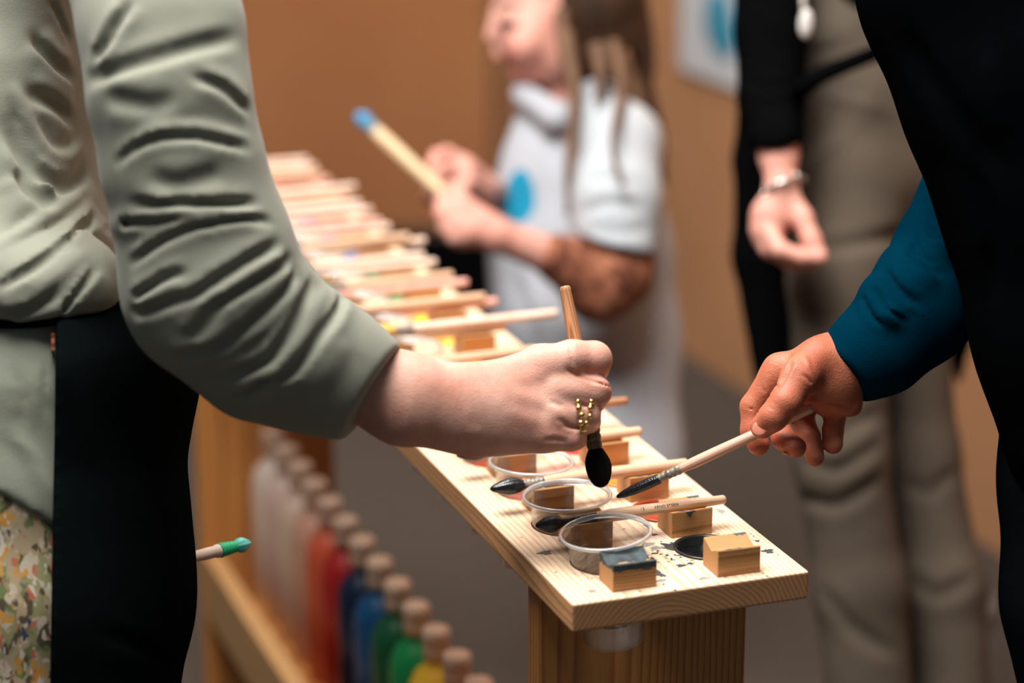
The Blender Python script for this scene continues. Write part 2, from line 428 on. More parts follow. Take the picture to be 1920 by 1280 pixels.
M_BLACK = simple('black_cloth', (.0025, .0026, .003, 1), .95, None, 60, .2, 500, spec=.0)
M_SAGE = simple('sage_cotton', srgb(141, 143, 130), .95, srgb(132, 134, 121), 16, .35, 900, spec=.1, sheen=.15)
M_SAGE_T = simple('sage_shirt_tail', srgb(142, 146, 132), .95, srgb(132, 136, 122), 16, .3, 900, spec=.1)
M_APRON = simple('black_denim', srgb(14, 19, 20), .95, srgb(10, 14, 15), 9, .3, 700, spec=.0)
M_NAVY = simple('black_jacket', (.0016, .0019, .0024, 1), .95, (.0012, .0015, .002, 1), 9, .25, 500, spec=.0)
M_TEAL = simple('teal_knit', srgb(1, 42, 60), .95, srgb(1, 34, 49), 14, .45, 1300, spec=.0)
M_SKIN_A = skin('fair_skin', srgb(214, 166, 148), srgb(194, 134, 116))
M_SKIN_B = skin('ruddy_skin', srgb(188, 114, 86), srgb(158, 78, 56))
M_SKIN_C = skin('child_skin', srgb(224, 170, 154), srgb(212, 142, 126))
M_NAIL = simple('fingernail', srgb(186, 112, 88), .5, srgb(178, 104, 80), 30)
M_GOLD = simple('gold', (.72, .5, .2, 1), .28, (.6, .4, .14, 1), 300, .3, 500, metal=1.0)
M_SILVER = simple('silver', (.8, .8, .78, 1), .16, None, 100, metal=1.0)
M_TROU = simple('taupe_corduroy', srgb(90, 80, 69), .92, srgb(78, 69, 60), 12, .3, 500, spec=.15)
M_HAIR = simple('brown_hair', srgb(64, 43, 28), .8, srgb(44, 30, 20), 30, .3, 300, spec=.2)
M_HAIR_L = simple('light_brown_hair', srgb(112, 80, 54), .7, srgb(88, 60, 40), 30, .3, 300)
M_WHITE = simple('white_plastic', srgb(232, 228, 224), .4)
M_INK = simple('printed_ink', (.02, .018, .018, 1), .6)
M_CAP = simple('beige_bottle_cap', srgb(232, 200, 176), .5, srgb(222, 188, 162), 40)
def floral():
    m, nt, b, nd, ln = new_mat('paint_spattered_floral_cloth'); tc = N(nd, 'ShaderNodeTexCoord')
    mp = N(nd, 'ShaderNodeMapping'); mp.inputs['Scale'].default_value = (1, 1, .6); ln.new(tc.outputs['Object'], mp.inputs[0])
    nz = N(nd, 'ShaderNodeTexNoise', i_Scale=55.0, i_Detail=3.0); ln.new(mp.outputs[0], nz.inputs['Vector'])
    ad = N(nd, 'ShaderNodeVectorMath', operation='MULTIPLY_ADD'); ln.new(nz.outputs['Color'], ad.inputs[0]); ad.inputs[1].default_value = (.02,) * 3; ln.new(mp.outputs[0], ad.inputs[2])
    out = srgb(178, 158, 126)
    for k, (sc_, th, c_) in enumerate([(38, .50, (150, 146, 104)), (60, .54, (112, 124, 78)), (75, .57, (200, 186, 164)), (85, .60, (86, 76, 56)), (70, .62, (206, 148, 66)), (95, .63, (188, 108, 84)), (80, .655, (60, 66, 100)), (110, .63, (212, 200, 184))]):
        of = N(nd, 'ShaderNodeVectorMath', operation='ADD'); ln.new(ad.outputs[0], of.inputs[0]); of.inputs[1].default_value = (k * 3.1, k * 1.7, k * .9)
        v = N(nd, 'ShaderNodeTexNoise', i_Scale=float(sc_) * 1.5, i_Detail=1.0); ln.new(of.outputs[0], v.inputs['Vector'])
        f_ = math_n(nd, ln, 'MULTIPLY', math_n(nd, ln, 'SUBTRACT', v.outputs['Fac'], th), 22.0, clamp=True)
        out = mixc(nd, ln, f_, out, srgb(*c_))
    ln.new(out, b.inputs['Base Color']); b.inputs['Roughness'].default_value = .9
    return m
M_FLORAL = floral()
def patterned_brown():
    m, nt, b, nd, ln = new_mat('rust_patterned_cloth'); tc = N(nd, 'ShaderNodeTexCoord')
    n = N(nd, 'ShaderNodeTexNoise', i_Scale=34.0, i_Detail=2.0, i_Distortion=1.5); ln.new(tc.outputs['Object'], n.inputs['Vector'])
    r = ramp(nd, [(.34, srgb(84, 40, 24)), (.5, srgb(142, 84, 58)), (.68, srgb(170, 112, 84))]); ln.new(n.outputs['Fac'], r.inputs['Fac'])
    ln.new(r.outputs['Color'], b.inputs['Base Color']); b.inputs['Roughness'].default_value = .9
    return m
M_RUST = patterned_brown()
def smock_mat(center, up, rx, ry):
    """white cotton with a printed blue blot at its own spot on the chest"""
    m, nt, b, nd, ln = new_mat('white_smock_cotton'); tc = N(nd, 'ShaderNodeTexCoord')
    d = N(nd, 'ShaderNodeVectorMath', operation='SUBTRACT'); ln.new(tc.outputs['Object'], d.inputs[0]); d.inputs[1].default_value = tuple(center)
    s = N(nd, 'ShaderNodeSeparateXYZ'); ln.new(d.outputs[0], s.inputs[0])
    # egg shape: narrower towards the top
    zz = math_n(nd, ln, 'DIVIDE', s.outputs['Z'], ry)
    wid = math_n(nd, ln, 'MULTIPLY_ADD', zz, -.3 * rx, rx)
    xx = math_n(nd, ln, 'DIVIDE', math_n(nd, ln, 'MULTIPLY_ADD', zz, -.004, s.outputs['X']), wid)
    e = math_n(nd, ln, 'ADD', math_n(nd, ln, 'POWER', xx, 2.0), math_n(nd, ln, 'POWER', zz, 2.0))
    k = math_n(nd, ln, 'MULTIPLY', math_n(nd, ln, 'SUBTRACT', 1.0, e), 12.0, clamp=True)
    out = mixc(nd, ln, k, srgb(178, 182, 190), srgb(0, 136, 172)); ln.new(out, b.inputs['Base Color']); b.inputs['Roughness'].default_value = .85
    return m

# ------------------------------------------------------------------ the room
def struct(name, bm, mat): return tag(bm_obj(name, bm, mat), kind='structure')
struct('floor', box_bm(-4, 4, -1.0, 7.5, -.05, 0), M_FLOOR)
def wall(name, p0, p1, h, mat, th=.06):
    p0 = Vector((*p0, 0)); p1 = Vector((*p1, 0)); L = (p1 - p0).length; a = math.atan2(p1.y - p0.y, p1.x - p0.x)
    o = struct(name, box_bm(0, L, 0, th, 0, h), mat); o.location = p0; o.rotation_euler = (0, 0, a); return o
wall('wall_back', (-3.2, 5.86), (-0.05, 5.655), 2.9, M_CARD)
wall('wall_right', (-0.045, 5.62), (1.30, 2.14), 2.9, M_CARD_R)
mat_o = bm_obj('floor_mat', box_bm(-1.9, .02, 4.45, 5.5, .0, .02, .004), M_BLACK)
tag(mat_o, 'flat black mat on the grey floor along the foot of the back wall', 'mat')

# poster on the right wall
def on_wall_right(px, py):
    p = at(px, py, 1.0) - np.array([0, 0, CAMZ]); n = np.array([.9328, .3607, 0]); q = np.array([-.085, 5.722, CAMZ])
    t = ((q - [0, 0, CAMZ]) @ n) / (p @ n); return np.array([0, 0, CAMZ]) + p * t
pw = on_wall_right(1356, 40)
po = empty('poster', tuple(pw + np.array([-.9328, -.3607, 0]) * .006), math.radians(-68.86))
tag(po, 'white paper sheet with a blue painted blot hanging on the tan wall', 'poster')
bm_obj('sheet', box_bm(-.17, .17, -.003, .001, -.115, .20), simple('poster_paper', srgb(214, 216, 220), .8), po)
bs = Sculpt(.004); bs.cap((-.0, -.004, .0), (.02, -.004, -.02), .06, .05, sq=(np.array([0, 1, 0.]), .05))
link('blue_blot', bs.mesh(0), simple('poster_blue', srgb(60, 150, 180), .8), po)

# crumpled white paper on the floor
cp = at_z(1822, 1128, 0.03)
bmc = bmesh.new(); bmesh.ops.create_icosphere(bmc, subdivisions=4, radius=.024); rng = random.Random(5)
for v in bmc.verts:
    n = v.co.normalized(); v.co *= 1 + .16 * math.sin(n.x * 9 + 1) * math.sin(n.y * 11) + .12 * math.sin(n.z * 14 + n.x * 7)
po2 = bm_obj('paper_ball', bmc, M_WHITE); po2.location = (cp[0], cp[1], .024)
tag(po2, 'small crumpled white paper lying on the grey floor at right', 'paper')

# ------------------------------------------------------------------ the paint table
TW, TL, TT = .1894, 1.46, .0223
ROWS = 17; PIT = .0845; R0 = .011
def row_u(r): return R0 + PIT * r
table = empty('paint_table', (TO[0], TO[1], 0), AZ)
tag(table, 'long narrow pine table with rows of notched blocks, cups and brushes', 'table')
top = bm_obj('tabletop', box_bm(0, TW, 0, TL, TZ - TT, TZ, .0022, 3), None, None)
cut = bmesh.new()
for r in range(ROWS):
    for (v, rad) in ((.055, .0288), (.1365, .0245)):
        if row_u(r) + .058 + rad > TL - .004: continue
        bmesh.ops.create_cone(cut, cap_ends=True, segments=48, radius1=rad, radius2=rad, depth=.08, matrix=Matrix.Translation((v, row_u(r) + .0575, TZ)))
cme = bpy.data.meshes.new('cut'); cut.to_mesh(cme); cut.free(); co = bpy.data.objects.new('cut', cme); COL.objects.link(co)
md = top.modifiers.new('holes', 'BOOLEAN'); md.object = co; md.operation = 'DIFFERENCE'; md.solver = 'EXACT'
bpy.context.view_layer.update(); dg = bpy.context.evaluated_depsgraph_get()
nm = bpy.data.meshes.new_from_object(top.evaluated_get(dg)); top.modifiers.clear()
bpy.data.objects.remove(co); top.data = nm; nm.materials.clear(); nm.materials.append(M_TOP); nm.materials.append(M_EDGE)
for p_ in nm.polygons: p_.material_index = 0 if p_.normal.z > .45 else 1   # light painted into the wood: lit upper face paler, shaded edges darker
# board coordinates measured from the board's own surface
nm.transform(Matrix.Translation((0, 0, -TZ))); top.location = (0, 0, TZ); top.parent = table
def tpart(name, bm, mat, origin=(0, 0, 0)):
    o = bm_obj(name, bm, mat, table); o.location = origin; return o
for u0 in (.088, 1.30):
    tpart('leg_panel', box_bm(.006, .181, 0, .022, 0, TZ - TT, .0015), M_LEG, (0, u0, 0))
tpart('lower_shelf', box_bm(.03, .172, .0, 1.19, .188, .206, .001), M_LEG, (0, .11, 0))
tpart('side_rail', box_bm(.008, .030, .0, 1.19, .19, .272, .002), wood('rail_wood', (.62, .36, .15, 1), (.4, .18, .06, 1), pith=(.2, 0, .1)), (0, .11, 0))
def rest_bm():
    prof = [(0, 0), (0, .0208), (.0016, .0212), (.0125, .0158), (.0270, .0222), (.0280, .0218), (.0280, 0)]
    bm = bmesh.new(); Wd = .0345
    a = [bm.verts.new((0, y, z)) for y, z in prof]; b = [bm.verts.new((Wd, y, z)) for y, z in prof]
    bm.faces.new(a); bm.faces.new(b[::-1])
    for i in range(len(prof)):
        j = (i + 1) % len(prof); bm.faces.new((a[i], b[i], b[j], a[j]))
    bmesh.ops.bevel(bm, geom=[e for e in bm.edges], offset=.0005, segments=1, affect='EDGES')
    return bm
rng = random.Random(3); rest_me = None
for r in range(ROWS):
    for side, v in (('l', .0362), ('r', .1195)):
        o = tpart('brush_rest', rest_bm(), M_REST, (v + rng.uniform(-.0006, .0006), row_u(r) + rng.uniform(-.0008, .0008), TZ))
        o.rotation_euler = (0, 0, rng.uniform(-.015, .015))
        if r == 0 and side == 'l':
            o.data.materials.clear(); o.data.materials.append(M_REST_P); o['label'] = 'front left notched block with black paint over its groove'
        if (r, side) in ((0, 'r'), (1, 'r'), (2, 'r')):
            o.data.materials.clear(); o.data.materials.append(M_REST_S)
# dried paint drops on the board
def splat(px, py, rx, ry, seed, mat):
    p = at_z(px, py, TZ) - TO; u, v = p @ UU, p @ VV; g = random.Random(seed)
    bm = bmesh.new(); n = 26; c = bm.verts.new((0, 0, .0004)); c2 = []
    ph = [g.uniform(0, 6.28) for _ in range(4)]
    for z, f in ((.0003, .82), (.00002, 1)):
        ring = []
        for k in range(n):
            a = 2 * math.pi * k / n; q = f * (1 + .22 * math.sin(3 * a + ph[0]) + .16 * math.sin(5 * a + ph[1]) + .12 * math.sin(8 * a + ph[2]))
            ring.append(bm.verts.new((rx * q * math.cos(a), ry * q * math.sin(a), z)))
        c2.append(ring)
    for k in range(n):
        bm.faces.new((c, c2[0][k], c2[0][(k + 1) % n])); bm.faces.new((c2[0][k], c2[1][k], c2[1][(k + 1) % n], c2[0][(k + 1) % n]))
    tpart('paint_drop', bm, mat, (v, u, TZ))
M_DROP = simple('dried_black_paint', (.02, .026, .028, 1), .5, (.05, .055, .055, 1), 200)
M_DROP_G = simple('dried_grey_paint', (.2, .19, .17, 1), .6, (.28, .26, .22, 1), 200)
for i, a in enumerate([(1022, 1036, .0052, .004, M_DROP), (1110, 1108, .0034, .0026, M_DROP_G), (1440, 1033, .0045, .0045, M_DROP), (1255, 1024, .0050, .0075, M_DROP), (1277, 1060, .004, .003, M_DROP),
                       (1236, 1075, .003, .008, M_DROP), (1240, 1088, .0045, .003, M_DROP_G), (1232, 1027, .006, .0035, M_DROP_G), (1215, 1020, .005, .004, M_DROP_G), (1320, 1084, .004, .0025, M_DROP_G), (1294, 1056, .0026, .002, M_DROP),
                       (1227, 1002, .0024, .0022, M_DROP), (1262, 1019, .0022, .003, M_DROP), (1352, 958, .003, .005, M_DROP_G), (1420, 1014, .0018, .0018, M_DROP), (1213, 985, .0022, .003, M_DROP)]):
    splat(a[0], a[1], a[2], a[3], i, a[4])

dp = bmesh.new()   # dried drip on the face of the second right-hand block
vs_ = [dp.verts.new((x, -.00025, z)) for x, z in ((.0085, .0205), (.0105, .0203), (.0125, .0188), (.0130, .0165), (.0142, .0170), (.0150, .0150), (.0160, .0182), (.0172, .0196), (.0195, .0200), (.0190, .0208))]
dp.faces.new(vs_); r_ = bmesh.ops.extrude_face_region(dp, geom=dp.faces[:]); [setattr(v, 'co', v.co + Vector((0, .0004, 0))) for v in r_['geom'] if isinstance(v, bmesh.types.BMVert)]
tpart('paint_drip', dp, M_DROP, (.1195, row_u(1), TZ))
# ------------------------------------------------------------------ cups and pots
def cup_profile():
    return [(0, -.0645), (.0195, -.0645), (.0215, -.0655), (.0228, -.0640), (.0262, -.020), (.0279, .0000), (.0296, .0200), (.0310, .0214), (.0330, .0226), (.0326, .0230), (.0302, .0214), (.0290, .0200), (.0274, .0000), (.0257, -.020), (.0223, -.0634), (.0195, -.0638), (0, -.0638)]
ORD = ['nearest', 'second', 'third', 'fourth', 'fifth', 'sixth', 'seventh', 'eighth', 'ninth', 'tenth', 'eleventh', 'twelfth', 'thirteenth', 'fourteenth', 'fifteenth', 'sixteenth', 'farthest']
PAINT = [(20, 20, 22), (176, 72, 44), (226, 138, 60), (228, 60, 62), (236, 96, 40), (240, 120, 30), (250, 168, 70), (255, 205, 100), (250, 222, 90), (110, 160, 110), (90, 160, 130), (70, 140, 200), (60, 110, 190), (90, 100, 180), (240, 130, 140), (245, 170, 160), (240, 225, 210)]
PNAME = ['glossy black', 'rust red', 'ochre', 'red', 'orange red', 'orange', 'light orange', 'golden yellow', 'bright yellow', 'moss green', 'sea green', 'sky blue', 'blue', 'violet blue', 'pink', 'pale pink', 'cream white']
WATER = {0: None, 1: None, 2: (235, 120, 110), 3: (235, 70, 30), 4: (240, 110, 40), 5: (230, 190, 190)}
def water_mat(col):
    m, nt, b, nd, ln = new_mat('tinted_water'); nd.remove(b); out = nd['Material Output']
    tr = N(nd, 'ShaderNodeBsdfTransparent'); tr.inputs[0].default_value = col
    gl = N(nd, 'ShaderNodeBsdfGlossy'); gl.inputs['Roughness'].default_value = .03
    df = N(nd, 'ShaderNodeBsdfDiffuse'); df.inputs[0].default_value = col
    lw = N(nd, 'ShaderNodeLayerWeight', i_Blend=.5); fr_ = math_n(nd, ln, 'MULTIPLY_ADD', math_n(nd, ln, 'POWER', lw.outputs['Facing'], 5.0), .6, .03, clamp=True)
    m1 = N(nd, 'ShaderNodeMixShader'); m1.inputs[0].default_value = .6; ln.new(tr.outputs[0], m1.inputs[1]); ln.new(df.outputs[0], m1.inputs[2])
    m2 = N(nd, 'ShaderNodeMixShader'); ln.new(fr_, m2.inputs[0]); ln.new(m1.outputs[0], m2.inputs[1]); ln.new(gl.outputs[0], m2.inputs[2])
    ln.new(m2.outputs[0], out.inputs['Surface']); return m
cup_proto = None
for r in range(ROWS):
    u = row_u(r) + .0575
    if u + .03 > TL: continue
    c = empty('water_cup'); c.matrix_world = MT @ Matrix.Translation((.055, u, TZ)) @ Matrix.Rotation([-.09, -.03, .02, .01][r] if r < 4 else 0, 4, 'Y')
    if cup_proto is None:
        cup_proto = bm_obj('cup_body', lathe_bm(cup_profile(), 64), M_CUP, c, True)
    else:
        o = cup_proto.copy(); COL.objects.link(o); o.parent = c
    if r == 0:
        rim_proto = bm_obj('rim', lathe_bm([(.0322, .0222), (.0338, .0220), (.0352, .0228), (.0356, .0240), (.0350, .0252), (.0338, .0254), (.0328, .0246), (.0322, .0234), (.0322, .0222)], 64), M_RIM, c, True)
    else:
        o = rim_proto.copy(); COL.objects.link(o); o.parent = c
    wc = WATER.get(r, PAINT[r] if r < len(PAINT) else (220, 200, 190))
    if wc:
        wm = water_mat(srgb(*[int(.75 * q + 50) if r > 4 else q for q in wc]))
        bm_obj('water', lathe_bm([(0, -.0630), (.0218, -.0628), (.0256, -.018), (.0262, -.012), (0, -.012)], 40), wm, c, True)
    if r == 0:
        bmd = bmesh.new(); g = random.Random(9)
        for zz, n_ in ((-.036, 9), (-.040, 8), (-.044, 10)):   # small embossed print, too small to read
            for k in range(n_):
                a = math.radians(-128 + k * 4.6)
                rr = .0252 + (zz + .02) * .078 + .0003
                t = Vector((-math.sin(a), math.cos(a), 0)); p0 = Vector((rr * math.cos(a), rr * math.sin(a), zz)); ww = g.uniform(.0005, .0008)
                q = [p0 - t * ww - Vector((0, 0, .0009)), p0 + t * ww - Vector((0, 0, .0009)), p0 + t * ww + Vector((0, 0, .0009)), p0 - t * ww + Vector((0, 0, .0009))]
                bmd.faces.new([bmd.verts.new(x) for x in q])
        bm_obj('print', bmd, simple('faint_print', (.05, .05, .05, 1), .6), c)
    extra = {0: 'clear plastic water cup nearest the front end, tilted in its hole', 1: 'clear plastic water cup under the big mop brush, second from the front',
             2: 'clear plastic water cup beside the resting black bristles, third from the front'}.get(r, '%s clear plastic water cup from the front end of the table' % ORD[r])
    if r == ROWS - 1: extra = 'clear plastic water cup at the far end of the table'
    tag(c, extra, 'cup', 'water cups set in the table')
for r in range(ROWS):
    u = row_u(r) + .0575
    if u + .027 > TL: continue
    c = empty('paint_pot'); c.matrix_world = MT @ Matrix.Translation((.1365, u, TZ))
    colr = srgb(*PAINT[r])
    pm = simple('pot_' + PNAME[r].replace(' ', '_'), tuple([x * .8 for x in colr[:3]] + [1]), .35)
    bm_obj('pot', lathe_bm([(0, -.030), (.0225, -.030), (.0240, -.004), (.0243, .0004), (.0258, .0008), (.0258, .0016), (.0236, .0018), (.0226, .0006), (.0215, -.024), (0, -.0245)], 48), pm if r else simple('black_pot', (.012, .014, .015, 1), .3), c, True)
    def wv(a, z, i, r=r): return 1 + .02 * math.sin(5 * a + r)
    bm = lathe_bm([(0, -.0080), (.006, -.0066), (.010, -.0084), (.015, -.0070), (.019, -.0080), (.0223, -.0050), (.0223, -.0200), (0, -.0200)], 48, rfun=wv)
    for v in bm.verts: v.co.z += .0007 * math.sin(v.co.x * 700) * math.sin(v.co.y * 600 + 1)
    bm_obj('paint', bm, simple('paint_' + PNAME[r].replace(' ', '_'), colr, .12, None, 60, .5, 260, coat=.3), c, True)
    tag(c, 'small round pot of %s paint sunk in the table behind a right-hand block' % PNAME[r], 'paint pot', 'paint pots sunk in the table')

# ------------------------------------------------------------------ brushes
def make_brush(a, b, label, bl=.022, br=.0062, fl=.02, fr=.0042, hr=.0047, he=.0033, tip='round', mats=(None, None, None), group=None, n=28, bend=0.0):
    """a: bristle tip, b: handle end (world points)"""
    a = Vector(a); b = Vector(b); L = (b - a).length
    root = empty('paintbrush'); root.matrix_world = axis_matrix(a, b)
    bm_, fm_, hm_ = mats[0] or M_BRISTLE, mats[1] or M_FERR, mats[2] or M_HANDLE
    g = random.Random(int(abs(a.x * 9000 + a.y * 7000)))
    ph = [g.uniform(0, 6.28) for _ in range(3)]
    def rf(al, z, i): return 1 + .045 * math.sin(9 * al + ph[0]) + .035 * math.sin(17 * al + ph[1] + z * 200)
    if tip == 'mop': prof = [(0, 0), (.25, .02), (.50, .07), (.72, .17), (.90, .32), (1.0, .5), (.97, .66), (.84, .8), (.66, .92), (.52, 1.0), (.46, 1.06)]
    elif tip == 'thin': prof = [(0, 0), (.34, .04), (.62, .15), (.9, .4), (1.0, .7), (.95, .95), (.9, 1.05)]
    else: prof = [(0, 0), (.2, .03), (.42, .12), (.72, .32), (.95, .52), (1.0, .66), (.92, .8), (.74, .93), (.6, 1.0), (.52, 1.07)]
    pf = [(max(r_ * br, 0), z_ * bl) for r_, z_ in prof]
    bm = lathe_bm(pf, 44, rfun=rf)
    if bend:
        for v in bm.verts: v.co.y -= bend * (1 - min(v.co.z / bl, 1)) ** 2
    bm_obj('bristles', bm, bm_, root, True)
    fp = [(fr * .80, bl * .97)]
    k = 5
    for i in range(k):   # windings of the ferrule
        z0 = bl + fl * i / k; rr = fr * (.82 + .25 * i / k)
        fp += [(rr, z0), (rr * 1.10, z0 + fl / k * .35), (rr * 1.10, z0 + fl / k * .7), (rr, z0 + fl / k * .95)]
    fp.append((fr * .9, bl + fl))
    bm_obj('ferrule', lathe_bm(fp, n), fm_, root, True)
    zs = bl + fl * .9
    hp = [(0, zs), (fr * .95, zs), (fr * 1.02, zs + .004), (hr * .98, zs + (L - zs) * .12), (hr, zs + (L - zs) * .25), (hr * .5 + he * .5, zs + (L - zs) * .7), (he, L - .004), (he * 1.02, L - .0018), (he * .8, L - .0003), (he * .4, L), (0, L)]
    h = bm_obj('handle', lathe_bm(hp, n), hm_, root, True)
    tag(root, label, 'brush', group)
    return root, L
GB = 'paintbrushes resting across the blocks'
b1, L1 = make_brush(T(row_u(1) + .0105, .0105, .021), T(row_u(1) + .0135, .166 + .004, .0215), 'pale wooden paintbrush with printed black lettering across the second row of blocks', .0205, .0065, .030, .0040, .0051, .0036, group=GB,
                    mats=(M_BRISTLE, simple('black_stained_ferrule', (.03, .022, .018, 1), .4), M_HANDLE))
make_brush(T(row_u(2) + .0105, .0035, .0225), T(row_u(2) + .0140, .175, .0225), 'thick pale paintbrush with wet black bristles left of the second water cup', .0275, .0068, .018, .0045, .0055, .0042, mats=(M_BRISTLE_W, M_FERR_L, M_HANDLE), group=GB)
make_brush(T(row_u(3) + .0105, .0035, .0225), T(row_u(3) + .0150, .170, .0235), 'pale paintbrush with a dark stained end behind the mop brush', .0250, .0060, .020, .0042, .0048, .0040, mats=(M_BRISTLE, M_FERR_L, M_HANDLE), group=GB)
make_brush(T(row_u(4) + .0105, .012, .0225), T(row_u(4) + .0140, .192, .0225), 'orange brown paintbrush end sticking out right of the ringed fist', .0250, .0060, .020, .0042, .0048, .0036, mats=(M_BRISTLE, M_FERR, M_HANDLE_D), group=GB)
far_specs = [ # row, v0, v1, dz, colour words, handle
    (5, .006, .178, 0, 'pale'), (6, .010, .170, 0, 'grey wood'), (7, .0, .168, 0, 'grey wood'), (7, .03, .221, .008, 'long white'), (8, .004, .19, 0, 'pale pink'), (8, -.01, .176, .007, 'short beige'), (9, .0, .186, 0, 'pink stained'),
    (9, .012, .172, .008, 'beige'), (10, .006, .18, 0, 'pale'), (10, -.004, .168, .008, 'cream'), (11, .0, .196, .002, 'light wood'), (11, .012, .176, .009, 'beige'), (12, .004, .18, 0, 'pale'), (12, -.006, .17, .008, 'pinkish'),
    (13, .0, .184, 0, 'pale'), (13, .01, .172, .009, 'cream'), (14, .0, .18, 0, 'beige'), (14, -.006, .19, .008, 'pale'), (15, .004, .182, 0, 'pinkish'), (15, .012, .17, .009, 'beige'), (16, .0, .186, 0, 'pale'), (16, .008, .176, .008, 'cream')]
WH = simple('white_painted_handle', srgb(236, 214, 196), .45, srgb(226, 190, 170), 60)
PKH = simple('pink_stained_handle', srgb(226, 150, 140), .45, srgb(232, 190, 170), 50)
seen = {}
for (r, v0, v1, dz, word) in far_specs:
    hm = PKH if 'pink' in word else (WH if word in ('long white', 'pale', 'cream', 'light wood') else M_HANDLE)
    lab = '%s paintbrush %s the %s row of blocks from the front' % (word, 'on top over' if dz > .004 else 'lying across', ORD[r])
    if r == 16: lab = '%s paintbrush %s the last row of blocks' % (word, 'on top over' if dz > .004 else 'lying across')
    g = random.Random(r * 10 + int(dz * 1000))
    make_brush(T(row_u(r) + .0105 + g.uniform(-.003, .003), v0, .0225 + dz), T(row_u(r) + .014 + g.uniform(-.004, .006), v1, .0225 + dz + g.uniform(0, .002)), lab, .024, .006 + g.uniform(0, .0015), .02, .0042, .0050, .0042, mats=(M_BRISTLE if r in (6, 8) else simple('bristle_' + PNAME[r].replace(' ', '_'), tuple([x * .8 for x in srgb(*PAINT[r])[:3]] + [1]), .5), M_FERR_L, hm), group=GB, n=16)
# lettering printed on the nearest resting brush
def lettering(root, txt, z0, size, rad):
    cu = bpy.data.curves.new('lettering', 'FONT'); cu.body = txt; cu.size = size; cu.align_x = 'LEFT'; cu.align_y = 'CENTER'; cu.extrude = .00002; cu.space_character = 1.12
    tmp = bpy.data.objects.new('lettering', cu); COL.objects.link(tmp)
    bpy.context.view_layer.update(); me = bpy.data.meshes.new_from_object(tmp.evaluated_get(bpy.context.evaluated_depsgraph_get())); bpy.data.objects.remove(tmp)
    # text runs along the handle, wrapped round the side that looks at the camera
    Rw = root.matrix_world.to_3x3(); loc = Rw.inverted() @ Vector((-.05, -.80, .60)); ang = math.atan2(loc.y, loc.x)
    sgn = 1 if (Rw @ Vector((-math.sin(ang), math.cos(ang), 0))).z > 0 else -1
    for v in me.vertices:
        a = ang + sgn * v.co.y / rad; rr = rad + .00005 + v.co.z
        v.co = Vector((rr * math.cos(a), rr * math.sin(a), z0 + v.co.x))
    return link('lettering', me, M_INK, root)
lettering(b1, '12', .0855, .0031, .00500)
lettering(b1, 'ARNO STERN', .0970, .0031, .00490)

# held brushes
make_brush(at(1129, 914, 1.822), at(1059, 536, 1.842), 'big worn mop brush with black egg-shaped bristles held upright over a cup', .0300, .0096, .0290, .0066, .0062, .0042, tip='mop', mats=(simple('dry_black_bristle', (.004, .004, .004, 1), .8, None, 400, .8, 1400, spec=.1), M_FERR, M_HANDLE_D))
make_brush(at(1156, 934, 1.875), at(1524, 764, 1.848), 'slim pale brush with wet black pointed bristles held by the teal-sleeved hand', .0350, .0042, .020, .0036, .0044, .0036, tip='thin', mats=(M_BRISTLE_W, M_FERR_L, wood('pink_handle_wood', (.68, .42, .32, 1), (.5, .26, .16, 1), pith=(.01, .01, 0), axis='z', ring=.002, rough=.4)), bend=-.001)
blue_b = simple('blue_wet_bristle', srgb(60, 150, 200), .35)
make_brush(at(668, 212, 2.98), at(862, 392, 2.93), 'pale wooden brush with bright blue tip held up by the child', .022, .0098, .012, .0078, .0085, .0070, tip='round', mats=(blue_b, simple('blue_ferrule', srgb(110, 150, 170), .4), wood('child_handle_wood', (.78, .6, .36, 1), (.66, .46, .26, 1), pith=(.01, .01, 0), axis='z', ring=.003)))
make_brush(at(470, 1017, 1.93), at(322, 1054, 1.88), 'brush with turquoise painted tip sticking out from behind the black apron', .015, .0060, .016, .0054, .0048, .0036, mats=(simple('turquoise_bristle', srgb(120, 215, 200), .35, srgb(90, 200, 190), 80), simple('green_ferrule', srgb(30, 190, 130), .4), WH))

# ------------------------------------------------------------------ bottles on the lower shelf
BOT = [((226, 110, 30), 'orange'), ((232, 140, 40), 'amber orange'), ((240, 180, 50), 'deep yellow'), ((240, 190, 50), 'yellow'), ((14, 140, 74), 'bright green'), ((6, 84, 48), 'dark green'), ((8, 78, 124), 'blue'), ((8, 30, 62), 'navy'), ((176, 30, 28), 'dark red'), ((214, 92, 58), 'orange red'), ((214, 160, 136), 'salmon'), ((222, 196, 172), 'beige')]
for i, (c, nme) in enumerate(BOT):
    u = .435 + .066 * i
    ro = empty('paint_bottle'); ro.matrix_world = MT @ Matrix.Translation((.1, u, .206))
    m_ = simple('bottle_' + nme.replace(' ', '_'), srgb(*c), .35, None, 20)
    bm_obj('body', lathe_bm([(0, 0), (.0265, 0), (.029, .003), (.029, .150), (.0275, .163), (.022, .176), (.0145, .183), (.0125, .186), (.0125, .192), (0, .192)], 40), m_, ro, True)
    bm_obj('cap', lathe_bm([(0, .192), (.0135, .1922), (.0138, .204), (.0128, .2075), (.0142, .2085), (.0142, .2205), (.0128, .2235), (0, .2240)], 32), M_CAP, ro, True)
    tag(ro, '%s paint bottle with a beige cap in the row on the lower shelf' % nme, 'bottle', 'paint bottles on the lower shelf')
